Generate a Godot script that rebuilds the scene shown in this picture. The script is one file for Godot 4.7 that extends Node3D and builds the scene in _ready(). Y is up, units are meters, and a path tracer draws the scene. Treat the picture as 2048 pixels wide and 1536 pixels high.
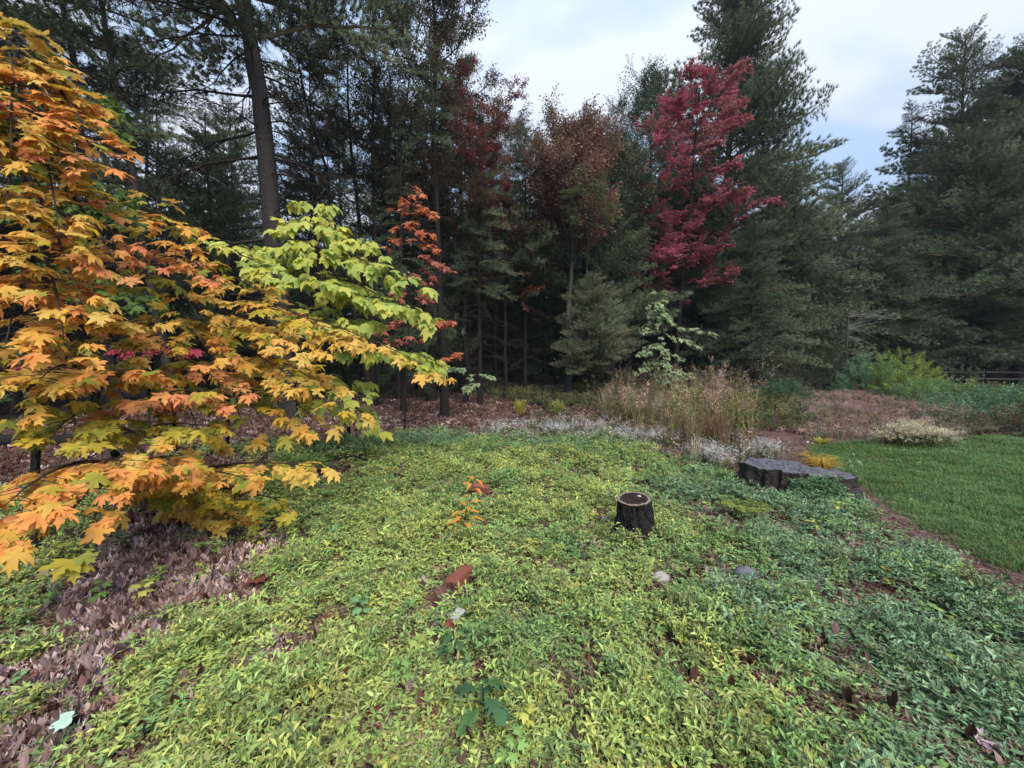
extends Node3D

const EYE := Vector3(0, 1.55, 0)
var rng := RandomNumberGenerator.new()
var taken := {}
var M := {}
var meshes := {}
var patches := FastNoiseLite.new()
var VINCA: PackedVector2Array
var LAWN: PackedVector2Array
var PATH: PackedVector2Array
const NEEDLE := Color(0.13, 0.18, 0.105)

# ---------------------------------------------------------------- mesh helper
class Mesher:
	var v := PackedVector3Array()
	var c := PackedColorArray()
	var i := PackedInt32Array()
	func p(at: Vector3, col := Color.WHITE) -> int:
		v.append(at)
		c.append(col)
		return v.size() - 1
	func t(a: int, b: int, d: int) -> void:
		i.append(a)
		i.append(b)
		i.append(d)
	func quad(a: int, b: int, d: int, e: int) -> void:
		t(a, b, d)
		t(a, d, e)
	func tube(pts: Array, rad: Array, sides: int, col := Color.WHITE, bump := 0.0, r: RandomNumberGenerator = null) -> void:
		var first := v.size()
		var n := pts.size()
		for k in n:
			var along: Vector3 = (pts[mini(k + 1, n - 1)] - pts[maxi(k - 1, 0)]).normalized()
			var side := along.cross(Vector3(0.31, 0.12, 0.94)).normalized()
			if side.length() < 0.5:
				side = Vector3.RIGHT
			var other := side.cross(along)
			for s in sides:
				var a := TAU * s / sides
				var rr: float = rad[k]
				if bump > 0.0:
					rr *= 1.0 + r.randf_range(-bump, bump)
				p(pts[k] + (side * cos(a) + other * sin(a)) * rr, col)
		for k in n - 1:
			for s in sides:
				var a := first + k * sides + s
				var b := first + k * sides + (s + 1) % sides
				quad(a, b, b + sides, a + sides)
	func blade(o: Vector3, f: Vector3, up: Vector3, length: float, width: float, col: Color, fold := 0.15, sag := 0.1) -> void:
		var rt := up.cross(f).normalized()
		var nn := f.cross(rt).normalized()
		var mid := o + f * length * 0.45
		var a := p(o, col)
		var l := p(mid - rt * width * 0.5 + nn * width * fold, col)
		var m := p(mid, col * 0.92)
		var rr := p(mid + rt * width * 0.5 + nn * width * fold, col)
		var e := p(o + f * length - nn * length * sag, col)
		t(a, l, m)
		t(a, m, rr)
		t(l, e, m)
		t(m, e, rr)
	func strand(o: Vector3, tip: Vector3, width: float, col: Color) -> void:
		var f := tip - o
		var s := f.cross(Vector3(0.4, 0.5, 0.77)).normalized() * width * 0.5
		t(p(o - s, col), p(tip, col), p(o + s, col))
	func cut(at: Transform3D, outline: Array, size: float, col: Color, sag: float, mid: Color) -> void:
		var hub := p(at * Vector3(0, 0, 0.3 * size), mid)
		var first := v.size()
		for q in outline:
			var d: float = q.x * q.x * 0.9 + maxf(0.0, q.y - 0.3) * maxf(0.0, q.y - 0.3)
			p(at * Vector3(q.x * size, -sag * d * size, q.y * size), col)
		var n := outline.size()
		for k in n:
			t(hub, first + k, first + (k + 1) % n)
		var w := 0.012 * size
		var a := p(at * Vector3(-w, 0, 0), mid)
		var b := p(at * Vector3(w, 0, 0), mid)
		var e := p(at * Vector3(0, 0.06 * size, -0.45 * size), mid)
		t(a, b, e)
	func done(smooth := true) -> ArrayMesh:
		var arrays := []
		arrays.resize(Mesh.ARRAY_MAX)
		arrays[Mesh.ARRAY_VERTEX] = v
		arrays[Mesh.ARRAY_COLOR] = c
		arrays[Mesh.ARRAY_INDEX] = i
		if smooth:
			var n := PackedVector3Array()
			n.resize(v.size())
			for k in range(0, i.size(), 3):
				var f := (v[i[k + 2]] - v[i[k]]).cross(v[i[k + 1]] - v[i[k]])
				n[i[k]] += f
				n[i[k + 1]] += f
				n[i[k + 2]] += f
			for k in n.size():
				n[k] = n[k].normalized() if n[k].length_squared() > 1e-20 else Vector3.UP
			arrays[Mesh.ARRAY_NORMAL] = n
		var m := ArrayMesh.new()
		m.add_surface_from_arrays(Mesh.PRIMITIVE_TRIANGLES, arrays)
		return m

# ---------------------------------------------------------------- scene helpers
func numbered(called: String) -> String:
	if not taken.has(called):
		taken[called] = 0
		return called
	taken[called] += 1
	return "%s_%03d" % [called, taken[called]]

func tag(o: Node, label: String, category: String, group := "", kind := "") -> void:
	if label:
		o.set_meta("label", label)
	if category:
		o.set_meta("category", category)
	if group:
		o.set_meta("group", group)
	if kind:
		o.set_meta("kind", kind)

func thing(called: String, label: String, category: String, at := Vector3.ZERO, group := "") -> Node3D:
	var o := Node3D.new()
	o.name = numbered(called)
	add_child(o)
	o.position = at
	tag(o, label, category, group)
	return o

func put(called: String, mesh: Mesh, mat: Material, parent: Node, at := Transform3D.IDENTITY) -> MeshInstance3D:
	var o := MeshInstance3D.new()
	o.name = numbered(called) if parent == self else called
	o.mesh = mesh
	o.material_override = mat
	o.transform = at
	parent.add_child(o, true)
	return o

func many(called: String, mesh: Mesh, mat: Material, places: Array, colors: Array, parent: Node) -> MultiMeshInstance3D:
	var mm := MultiMesh.new()
	mm.transform_format = MultiMesh.TRANSFORM_3D
	mm.use_colors = true
	mm.mesh = mesh
	mm.instance_count = places.size()
	for k in places.size():
		mm.set_instance_transform(k, places[k])
		mm.set_instance_color(k, colors[k])
	var o := MultiMeshInstance3D.new()
	o.name = numbered(called) if parent == self else called
	o.multimesh = mm
	o.material_override = mat
	o.set_meta("kind", "stuff")
	parent.add_child(o, true)
	return o

func stuff(called: String, label: String, category: String, variants: Array, mat: Material, places: Array, colors: Array) -> void:
	var o := thing(called, label, category)
	o.set_meta("kind", "stuff")
	for k in variants.size():
		var a := []
		var b := []
		for j in range(k, places.size(), variants.size()):
			a.append(places[j])
			b.append(colors[j])
		if a.size():
			many(called, variants[k], mat, a, b, o)

func rnd(a: float, b: float) -> float:
	return rng.randf_range(a, b)

func around(rmin: float, rmax: float) -> Vector3:
	var a := rnd(0, TAU)
	var r := rnd(rmin, rmax)
	return Vector3(cos(a) * r, 0, sin(a) * r)

func facing(f: Vector3, up: Vector3, size: float, at: Vector3) -> Transform3D:
	f = f.normalized()
	var rt := up.cross(f).normalized()
	return Transform3D(Basis(rt * size, f.cross(rt) * size, f * size), at)

func upright(at: Vector3, size: float, lean := 0.12, tall := 1.0) -> Transform3D:
	var b := Basis(Vector3.UP, rnd(0, TAU)).scaled(Vector3(size, size * tall, size))
	return Transform3D(Basis(around(1, 1).normalized(), rnd(-lean, lean)) * b, at)

func vary(c: Color, by: float) -> Color:
	var k := 1.0 + rnd(-by, by)
	return Color(c.r * k * (1.0 + rnd(-by, by) * 0.3), c.g * k, c.b * k * (1.0 + rnd(-by, by) * 0.3))

func pick(list: Array) -> Variant:
	return list[rng.randi() % list.size()]

func inside(x: float, z: float, poly: PackedVector2Array) -> bool:
	return Geometry2D.is_point_in_polygon(Vector2(x, z), poly)

# ---------------------------------------------------------------- materials
func noise(freq: float, seed_: int, octaves := 4) -> FastNoiseLite:
	var n := FastNoiseLite.new()
	n.seed = seed_
	n.frequency = freq
	n.fractal_octaves = octaves
	return n

func noise_tex(freq: float, seed_: int, stops: Array) -> NoiseTexture2D:
	var t := NoiseTexture2D.new()
	t.width = 512
	t.height = 512
	t.seamless = true
	t.noise = noise(freq, seed_, 5)
	var g := Gradient.new()
	g.offsets = PackedFloat32Array(range(stops.size()).map(func(k): return float(k) / (stops.size() - 1)))
	g.colors = PackedColorArray(stops.map(func(c): return c.linear_to_srgb()))
	t.color_ramp = g
	return t

func rough(stops: Array, freq: float, scale: Vector3, relief: float, roughness: float, seed_: int) -> StandardMaterial3D:
	var m := StandardMaterial3D.new()
	m.albedo_texture = noise_tex(freq, seed_, stops)
	m.roughness = roughness
	m.metallic_specular = 0.35
	m.uv1_triplanar = true
	m.uv1_world_triplanar = true
	m.uv1_scale = scale
	if relief > 0.0:
		m.heightmap_enabled = true
		m.heightmap_scale = relief
		m.heightmap_texture = noise_tex(freq, seed_, [Color.BLACK, Color.WHITE])
	return m

func leafy(roughness: float, back: float, gloss := 0.4) -> StandardMaterial3D:
	var m := StandardMaterial3D.new()
	m.vertex_color_use_as_albedo = true
	m.roughness = roughness
	m.metallic_specular = gloss
	m.cull_mode = BaseMaterial3D.CULL_DISABLED
	if back > 0.0:
		m.backlight_enabled = true
		m.backlight = Color(back, back, back).linear_to_srgb()
	return m

func flat(c: Color, roughness := 0.7) -> StandardMaterial3D:
	var m := StandardMaterial3D.new()
	m.albedo_color = c.linear_to_srgb()
	m.roughness = roughness
	m.metallic_specular = 0.4
	return m

func make_materials() -> void:
	M.leaf = leafy(0.6, 0.7, 0.35)
	M.waxy = leafy(0.48, 0.12, 0.4)
	M.needle = leafy(0.6, 0.4, 0.35)
	M.dry = leafy(0.8, 0.25, 0.3)
	M.lawn = leafy(0.55, 0.35, 0.35)
	M.pine_bark = rough([Color(0.010, 0.007, 0.009), Color(0.029, 0.024, 0.025), Color(0.052, 0.045, 0.047), Color(0.079, 0.071, 0.074)], 0.03, Vector3(2.6, 0.6, 2.6), 3.0, 0.75, 3)
	M.dark_bark = rough([Color(0.007, 0.005, 0.005), Color(0.017, 0.014, 0.014), Color(0.042, 0.036, 0.036)], 0.03, Vector3(3.0, 0.8, 3.0), 2.0, 0.8, 5)
	M.grey_bark = rough([Color(0.03, 0.027, 0.026), Color(0.07, 0.063, 0.06), Color(0.16, 0.15, 0.14)], 0.02, Vector3(2.0, 1.0, 2.0), 1.0, 0.8, 7)
	M.twig = flat(Color(0.035, 0.024, 0.022), 0.8)
	M.pale_twig = flat(Color(0.16, 0.15, 0.14), 0.8)
	M.soil = rough([Color(0.02, 0.013, 0.01), Color(0.055, 0.035, 0.028), Color(0.11, 0.07, 0.06), Color(0.2, 0.14, 0.125)], 0.025, Vector3(0.9, 0.9, 0.9), 2.0, 0.9, 11)
	M.turf = rough([Color(0.015, 0.04, 0.012), Color(0.03, 0.075, 0.02), Color(0.05, 0.11, 0.03)], 0.02, Vector3(0.8, 0.8, 0.8), 1.0, 0.9, 13)
	M.needles = rough([Color(0.057, 0.043, 0.038), Color(0.144, 0.112, 0.102), Color(0.259, 0.207, 0.191)], 0.05, Vector3(1.2, 1.2, 1.2), 1.5, 0.9, 17)
	M.brick = rough([Color(0.136, 0.042, 0.032), Color(0.221, 0.075, 0.058), Color(0.306, 0.120, 0.089)], 0.03, Vector3(6, 6, 6), 0.4, 0.85, 19)
	M.stump_bark = rough([Color(0.004, 0.0035, 0.0045), Color(0.022, 0.019, 0.022), Color(0.1, 0.092, 0.105)], 0.035, Vector3(7, 2.6, 7), 2.0, 0.8, 23)
	M.heart = rough([Color(0.008, 0.006, 0.006), Color(0.022, 0.016, 0.015), Color(0.05, 0.04, 0.038)], 0.03, Vector3(8, 8, 8), 0.5, 0.7, 29)
	M.sap = rough([Color(0.07, 0.055, 0.05), Color(0.22, 0.18, 0.155), Color(0.42, 0.36, 0.31)], 0.03, Vector3(9, 9, 9), 0.3, 0.7, 31)
	M.old_wood = rough([Color(0.022, 0.022, 0.029), Color(0.061, 0.063, 0.082), Color(0.122, 0.128, 0.163), Color(0.216, 0.223, 0.274)], 0.025, Vector3(1.0, 4, 5), 0.8, 0.55, 37)
	M.grey_wood = rough([Color(0.012, 0.010, 0.010), Color(0.035, 0.029, 0.029), Color(0.085, 0.073, 0.072)], 0.03, Vector3(4, 1.5, 4), 1.5, 0.75, 41)
	M.fence = rough([Color(0.048, 0.045, 0.042), Color(0.090, 0.084, 0.078), Color(0.144, 0.132, 0.120)], 0.03, Vector3(1, 3, 3), 0.5, 0.85, 43)
	M.white_stone = rough([Color(0.2, 0.19, 0.19), Color(0.36, 0.34, 0.34), Color(0.5, 0.48, 0.48)], 0.03, Vector3(6, 6, 6), 0.5, 0.8, 47)
	M.grey_stone = rough([Color(0.07, 0.085, 0.1), Color(0.14, 0.16, 0.18), Color(0.24, 0.26, 0.28)], 0.04, Vector3(7, 7, 7), 0.6, 0.8, 53)
	M.rock = rough([Color(0.012, 0.012, 0.014), Color(0.03, 0.03, 0.033), Color(0.06, 0.06, 0.063)], 0.03, Vector3(2, 2, 2), 1.0, 0.85, 59)

# ---------------------------------------------------------------- leaf and plant meshes
func outline(half: Array) -> Array:
	var all := []
	for q in half:
		all.append(Vector2(q[0], q[1]))
	for k in range(half.size() - 2, 0, -1):
		all.append(Vector2(-half[k][0], half[k][1]))
	return all

var SUGAR := outline([[0, 0], [0.22, -0.1], [0.54, -0.03], [0.38, 0.11], [0.47, 0.2], [0.31, 0.25], [0.56, 0.39], [0.68, 0.66], [0.45, 0.57], [0.41, 0.68], [0.19, 0.5], [0.16, 0.64], [0.25, 0.84], [0.1, 0.85], [0, 1.08]])
var BROAD := outline([[0, 0], [0.16, -0.12], [0.42, -0.08], [0.54, 0.16], [0.52, 0.4], [0.58, 0.68], [0.36, 0.6], [0.25, 0.64], [0.17, 0.88], [0, 1.1]])
var OAK := outline([[0, 0], [0.08, 0.1], [0.22, 0.12], [0.12, 0.26], [0.36, 0.36], [0.17, 0.48], [0.42, 0.62], [0.2, 0.72], [0.26, 0.9], [0, 1.1]])

func leaf_mesh(shape: Array, sag: float, wobble: float) -> ArrayMesh:
	var m := Mesher.new()
	m.cut(Transform3D.IDENTITY, shape, 1.0, Color.WHITE, sag, Color(0.86, 0.88, 0.8))
	var skew := rnd(-0.12, 0.12)
	var curl := rnd(-0.25, 0.25)
	var worn_tip := rnd(0.0, 0.4)
	for k in m.v.size():
		var q := m.v[k]
		q.x *= 1.0 + (skew if q.x > 0 else -skew)
		q.y += curl * q.x * q.z
		m.v[k] = q + Vector3(rnd(-1, 1), rnd(-1, 1) * 1.6, rnd(-1, 1)) * wobble
		if k > 0 and q.length() > 0.5 and rng.randf() < 0.4:
			m.c[k] = m.c[k].lerp(Color(0.6, 0.42, 0.4), worn_tip)
		else:
			var sh := rnd(0.88, 1.1)
			m.c[k] = m.c[k] * Color(sh, sh * rnd(0.94, 1.06), sh)
	return m.done()

func make_sprig(pairs: int, length: float, width: float, height: float, trail: float) -> ArrayMesh:
	var m := Mesher.new()
	for s in 4:
		var dir := around(1, 1).normalized()
		var h := height * rnd(0.45, 1.2)
		var out := trail * rnd(0.5, 1.2)
		var prev := around(0, 0.02)
		var yaw := rnd(0, TAU)
		for k in pairs:
			var u := (k + 1.0) / pairs
			var at := dir * out * u + Vector3(0, h * sin(u * 1.9), 0) + around(0, 0.006)
			m.strand(prev, at, 0.003, Color(0.6, 0.5, 0.4))
			prev = at
			yaw += PI * 0.5 + rnd(-0.3, 0.3)
			for side in 2:
				var f := Vector3(cos(yaw + side * PI), rnd(0.0, 0.9), sin(yaw + side * PI)).normalized()
				var big := length * rnd(0.65, 1.2) * (0.75 if k == pairs - 1 else 1.0)
				var sh := rnd(0.6, 1.3)
				m.blade(at, f, (Vector3.UP + around(0, 0.5)).normalized(), big, width * rnd(0.75, 1.2), Color(sh, sh, sh * rnd(0.75, 1.15)), 0.2, rnd(0.0, 0.35))
		for side in 2:
			m.blade(prev, (dir * (0.5 - side) + Vector3.UP * 1.3).normalized(), dir.cross(Vector3.UP), length * 0.65, width * 0.6, Color(1.2, 1.2, 1.0), 0.2, 0.05)
	return m.done(false)

func make_bough(needle: float, width: float, tufts: int, per: int, sag: float, spread: float, bristle: float) -> ArrayMesh:
	var m := Mesher.new()
	var main := []
	var rad := []
	for k in 8:
		var u := k / 7.0
		main.append(Vector3(u, -sag * u * u + 0.05 * sin(u * 5.0) + 0.35 * sag * u * u * u, rnd(-0.015, 0.015)))
		rad.append(lerpf(0.014, 0.003, u))
	m.tube(main, rad, 4, Color(0.9, 0.55, 0.6))
	for k in 26:
		var u := 0.14 + 0.86 * k / 26.0 + rnd(-0.02, 0.02)
		var seg := mini(int(u * 7), 6)
		var o: Vector3 = main[seg].lerp(main[seg + 1], u * 7 - seg)
		var side := 1.0 if k % 2 else -1.0
		var f := Vector3(0.75, rnd(-0.15, 0.5), side * rnd(0.4, 1.2)).normalized()
		var length := (spread * (1.0 - u) + 0.1) * rnd(0.6, 1.15)
		var tip := o + f * length + Vector3(0.04, -sag * length * 0.6, 0)
		m.strand(o, tip, 0.007, Color(0.9, 0.55, 0.6))
		var n := maxi(2, int(tufts * length / spread))
		for j in n:
			var q := o.lerp(tip, (j + 1.0) / n) + Vector3(rnd(-1, 1), rnd(-0.5, 0.9), rnd(-1, 1)) * 0.035
			var sh := rnd(0.55, 1.35)
			var col := Color(sh, sh, sh * rnd(0.85, 1.1))
			for w in per:
				var d := (f + Vector3(rnd(-1, 1), rnd(-0.6, 1.0), rnd(-1, 1)) * bristle).normalized()
				m.strand(q, q + d * needle * rnd(0.7, 1.2), width, col)
	for w in per * 2:
		m.strand(main[7], main[7] + Vector3(1, rnd(-0.4, 0.8), rnd(-0.7, 0.7)).normalized() * needle * 1.2, width, Color(1.2, 1.2, 1.1))
	return m.done(false)

func make_dead_bough(twigs: int, sag: float) -> ArrayMesh:
	var m := Mesher.new()
	var main := []
	var rad := []
	for k in 8:
		var u := k / 7.0
		main.append(Vector3(u, -sag * u * u, rnd(-0.03, 0.03)))
		rad.append(lerpf(0.012, 0.002, u))
	m.tube(main, rad, 4)
	for k in twigs:
		var u := rnd(0.2, 0.98)
		var seg := mini(int(u * 7), 6)
		var o: Vector3 = main[seg].lerp(main[seg + 1], u * 7 - seg)
		var prev := o
		var d := Vector3(rnd(0.2, 1), rnd(-0.7, 0.3), rnd(-1, 1)).normalized()
		var step := rnd(0.04, 0.13) * (1.1 - u * 0.5)
		var pts := [o]
		for j in 3:
			d = (d + Vector3(rnd(-0.3, 0.3), rnd(-0.4, 0.05), rnd(-0.3, 0.3))).normalized()
			prev += d * step
			pts.append(prev)
			m.strand(prev, prev + (d + Vector3(rnd(-1, 1), rnd(-1, 0.5), rnd(-1, 1))).normalized() * step, 0.004, Color.WHITE)
		m.tube(pts, [0.0035, 0.003, 0.002, 0.001], 3)
	return m.done()

func make_branchlet(leaves: int, size: float, aspect: float, droop: float, flat_: float, fine := false) -> ArrayMesh:
	var m := Mesher.new()
	var wood := Color(0.55, 0.5, 0.45)
	for k in 9:
		var u := 0.1 + 0.9 * k / 9.0
		var o := Vector3(0, rnd(-0.02, 0.02), u * 0.75)
		var f := Vector3(rnd(-1, 1), rnd(-0.7, 0.7) * flat_, rnd(0.3, 1)).normalized()
		var tip := o + f * rnd(0.2, 0.45)
		m.strand(o, tip, 0.012, wood)
		for j in leaves / 9:
			var q := o.lerp(tip, rnd(0.15, 1.1)) + Vector3(rnd(-1, 1), rnd(-1, 1) * flat_, rnd(-1, 1)) * 0.11
			var d := (f * 0.5 + Vector3(rnd(-1, 1), rnd(-0.4, 0.4) - droop, rnd(-1, 1))).normalized()
			var sh := rnd(0.6, 1.35)
			var up := (Vector3.UP + Vector3(rnd(-1, 1), 0, rnd(-1, 1)) * 0.7).normalized()
			var col := Color(sh * rnd(0.88, 1.12), sh, sh * rnd(0.8, 1.15))
			var length := size * rnd(0.6, 1.25)
			if fine:
				m.blade(q, d, up, length, length * aspect, col, rnd(0.0, 0.25), rnd(0.0, 0.3))
			else:
				var rt := up.cross(d).normalized() * length * aspect * 0.5
				var a := m.p(q, col)
				var b := m.p(q + d * length * 0.5 - rt, col)
				var e := m.p(q + d * length + Vector3(0, -0.2 * length, 0), col)
				var g := m.p(q + d * length * 0.5 + rt + Vector3(0, 0.12 * length, 0), col)
				m.t(a, b, e)
				m.t(a, e, g)
	m.strand(Vector3.ZERO, Vector3(0, 0, 0.95), 0.02, wood)
	return m.done(false)

func make_grass(blades: int, height: float, width: float, spread: float, arch: float) -> ArrayMesh:
	var m := Mesher.new()
	for k in blades:
		var o := around(0, spread)
		var d := (o * 0.5 + around(0, 1) * spread).normalized()
		var h := height * rnd(0.5, 1.15)
		var mid := o + Vector3(0, h * 0.65, 0) + d * h * arch * 0.3
		var tip := o + Vector3(0, h * (1.0 - arch * 0.4), 0) + d * h * arch
		var side := d.cross(Vector3.UP).normalized() * width * 0.5
		var sh := rnd(0.65, 1.3)
		var col := Color(sh * rnd(0.9, 1.15), sh, sh * rnd(0.8, 1.1))
		var a := m.p(o - side, col)
		var b := m.p(o + side, col)
		var e := m.p(mid - side * 0.8, col)
		var f := m.p(mid + side * 0.8, col)
		m.quad(a, e, f, b)
		m.t(e, m.p(tip, col), f)
	return m.done(false)

func make_weed(height: float, bare: Color, head: Color, leaf: Color, heads: int, leaves: int, fluff: float) -> ArrayMesh:
	var m := Mesher.new()
	var lean := around(0.0, 0.25)
	var pts := []
	for k in 5:
		var u := k / 4.0
		pts.append(Vector3(0, height * u, 0) + lean * height * u * u)
	m.tube(pts, [0.005, 0.0045, 0.004, 0.003, 0.002], 3, bare)
	for k in leaves:
		var u := rnd(0.1, 0.85)
		var o := Vector3(0, height * u, 0) + lean * height * u * u
		var a := rnd(0, TAU)
		var sh := rnd(0.6, 1.3)
		m.blade(o, Vector3(cos(a), rnd(-0.9, 0.5), sin(a)).normalized(), Vector3.UP, rnd(0.05, 0.12), rnd(0.01, 0.022), leaf * sh, 0.3, 0.5)
	for k in heads:
		var u := rnd(0.62, 1.0)
		var o := Vector3(0, height * u, 0) + lean * height * u * u
		var a := rnd(0, TAU)
		var tip := o + Vector3(cos(a), rnd(0.2, 1.2), sin(a)).normalized() * rnd(0.05, 0.2)
		m.strand(o, tip, 0.004, bare)
		for j in 9:
			var sh := rnd(0.65, 1.3)
			var q := o.lerp(tip, rnd(0.4, 1.05)) + Vector3(rnd(-1, 1), rnd(-1, 1), rnd(-1, 1)) * fluff
			var d := Vector3(rnd(-1, 1), rnd(-0.6, 1), rnd(-1, 1)).normalized()
			m.blade(q, d, Vector3(0.3, 0.9, 0.2), fluff * 1.1, fluff * 0.7, head * sh, 0.2, 0.0)
	return m.done(false)

func make_frond(length: float, col: Color) -> ArrayMesh:
	var m := Mesher.new()
	for r in 9:
		var a := TAU * r / 9.0 + rnd(-0.3, 0.3)
		var d := Vector3(cos(a), 0, sin(a))
		var l := length * rnd(0.7, 1.1)
		var prev := Vector3.ZERO
		for k in 14:
			var u := (k + 1.0) / 14.0
			var at := d * l * (u * 0.85) + Vector3(0, l * (1.25 * u - 1.05 * u * u), 0)
			m.strand(prev, at, 0.006, col * 0.6)
			var f := (at - prev).normalized()
			prev = at
			var sz := l * 0.26 * sin(minf(u * 1.2 + 0.1, 1.0) * PI * 0.92)
			for side in [-1.0, 1.0]:
				m.blade(at, (f.cross(Vector3.UP).normalized() * side + f * 0.35 + Vector3(0, rnd(-0.3, 0.1), 0)).normalized(), Vector3.UP, sz, sz * 0.28, col * rnd(0.75, 1.2), 0.1, 0.15)
	return m.done(false)

func make_meshes() -> void:
	meshes.sugar = range(10).map(func(k): return leaf_mesh(SUGAR, [0.25, 0.5, -0.1, 0.8, 1.1][k % 5], 0.035))
	meshes.broad = range(8).map(func(k): return leaf_mesh(BROAD, [0.4, 0.7, 0.15, 1.0][k % 4], 0.035))
	meshes.oak = [leaf_mesh(OAK, 0.4, 0.03), leaf_mesh(OAK, 0.8, 0.05), leaf_mesh(OAK, -0.6, 0.05)]
	meshes.sprig = []
	for k in 8:
		meshes.sprig.append(make_sprig(4, 0.037, 0.0125, rnd(0.07, 0.13), rnd(0.04, 0.11)))
	meshes.pine = []
	meshes.hemlock = []
	meshes.dead = []
	for k in 4:
		meshes.pine.append(make_bough(0.055, 0.005, 14, 24, rnd(-0.24, 0.04), 0.42, 0.85))
		meshes.hemlock.append(make_bough(0.04, 0.006, 15, 16, rnd(0.1, 0.3), 0.36, 0.95))
		meshes.dead.append(make_dead_bough(26, rnd(0.0, 0.35)))
	meshes.branchlet = [make_branchlet(126, 0.085, 0.55, 0.35, 0.8), make_branchlet(117, 0.095, 0.6, 0.3, 0.6), make_branchlet(135, 0.08, 0.5, 0.5, 0.9)]
	meshes.flatlet = [make_branchlet(108, 0.105, 0.8, 0.25, 0.3), make_branchlet(99, 0.115, 0.8, 0.4, 0.35)]
	meshes.plume = [make_branchlet(54, 0.1, 0.35, 0.1, 0.5), make_branchlet(63, 0.12, 0.4, 0.2, 0.6)]
	meshes.shrublet = [make_branchlet(72, 0.13, 0.5, 0.2, 0.8, true), make_branchlet(63, 0.15, 0.45, 0.3, 0.8, true)]

# ---------------------------------------------------------------- trees
func path(base: Vector3, top: Vector3, n: int, wander: float) -> Array:
	var pts := []
	for k in n + 1:
		var u := float(k) / n
		pts.append(base.lerp(top, u) + (around(0, wander) if k > 0 else Vector3.ZERO))
	return pts

func along(pts: Array, u: float) -> Vector3:
	var f := clampf(u, 0, 1) * (pts.size() - 1)
	var k := mini(int(f), pts.size() - 2)
	return pts[k].lerp(pts[k + 1], f - k)

func trunk_part(o: Node3D, pts: Array, r: float, mat: Material, sides := 10, flare := 1.35) -> void:
	var m := Mesher.new()
	var rad := []
	var fine := []
	var n := (pts.size() - 1) * 3
	for k in n + 1:
		var u := float(k) / n
		fine.append(along(pts, u))
		rad.append(r * (lerpf(1.0, 0.12, pow(u, 1.1)) + (flare - 1.0) * maxf(0.0, 1.0 - u * 14.0)))
	m.tube(fine, rad, sides, Color.WHITE, 0.05, rng)
	put("trunk", m.done(), mat, o)

# spec: h height, r trunk radius, lean, low (first live bough), reach (longest bough), shape ("cone", "column", "flat"), tint, n (boughs), dead (bare boughs below)
func conifer(called: String, label: String, at: Vector3, s: Dictionary) -> Node3D:
	var o := thing(called, label, s.get("cat", "pine tree"), at, s.get("group", ""))
	var h: float = s.h
	var lean: Vector3 = s.get("lean", Vector3.ZERO)
	var pts := path(Vector3(0, -0.1, 0), Vector3(0, h, 0) + lean, 10, h * 0.004)
	trunk_part(o, pts, s.r, s.get("bark", M.pine_bark))
	var places := []
	var colors := []
	var low: float = s.get("low", 0.3)
	var n: int = s.n
	var shape: String = s.get("shape", "cone")
	var tint: Color = s.get("tint", Color(0.05, 0.078, 0.045))
	var a := rnd(0, TAU)
	for k in n:
		var u := low + (1.0 - low) * pow((k + rnd(0, 0.9)) / n, 0.9)
		var w := (u - low) / (1.0 - low)
		var reach: float = s.reach
		if shape == "cone":
			reach *= clampf(pow(1.0 - w, 0.75) + 0.07, 0.0, 1.0) * (0.6 + 0.4 * minf(w * 4.0, 1.0))
		elif shape == "column":
			reach *= (sqrt(maxf(1.0 - w * w, 0.0)) * 0.9 + 0.12)
		else:
			reach *= sqrt(maxf(1.0 - w, 0.02)) * (0.6 + 0.4 * sin(w * 9.0 + lean.x))
		reach *= rnd(0.5, 1.2)
		a += 2.4 + rnd(-0.5, 0.5)
		if s.has("side") and rng.randf() < 0.6:
			a = s.side + rnd(-0.9, 0.9)
		var rise: float = lerpf(s.get("rise0", -0.1), s.get("rise1", 0.75), pow(w, 1.5)) + rnd(-0.12, 0.12)
		var f := Vector3(cos(a), rise, sin(a)).normalized()
		var z := f.cross(Vector3.UP).normalized()
		var y := z.cross(f).normalized()
		var wide := reach * rnd(0.85, 1.2)
		places.append(Transform3D(Basis(f * reach, y * reach * rnd(0.9, 1.4), z * wide) * Basis(Vector3.RIGHT, rnd(-0.5, 0.5)), along(pts, u)))
		colors.append(vary(tint, 0.25))
	many("crown", meshes[s.get("kind", "pine")][rng.randi() % 4], M.needle, places, colors, o)
	if s.get("dead", 0) > 0:
		var p2 := []
		var c2 := []
		for k in s.dead:
			var u := rnd(s.get("dead0", 0.12), maxf(low + 0.15, 0.3) if not s.has("dead1") else s.dead1)
			var b := rnd(0, TAU)
			var f := Vector3(cos(b), rnd(-0.35, 0.25), sin(b)).normalized()
			var z := f.cross(Vector3.UP).normalized()
			var l: float = s.reach * rnd(0.3, 0.8) * s.get("dead_long", 1.0)
			p2.append(Transform3D(Basis(f * l, z.cross(f) * l, z * l), along(pts, u)))
			c2.append(vary(Color(0.03, 0.024, 0.024), 0.3))
		many("dead_branches", meshes.dead[rng.randi() % 4], M.dry, p2, c2, o)
	return o

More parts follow.
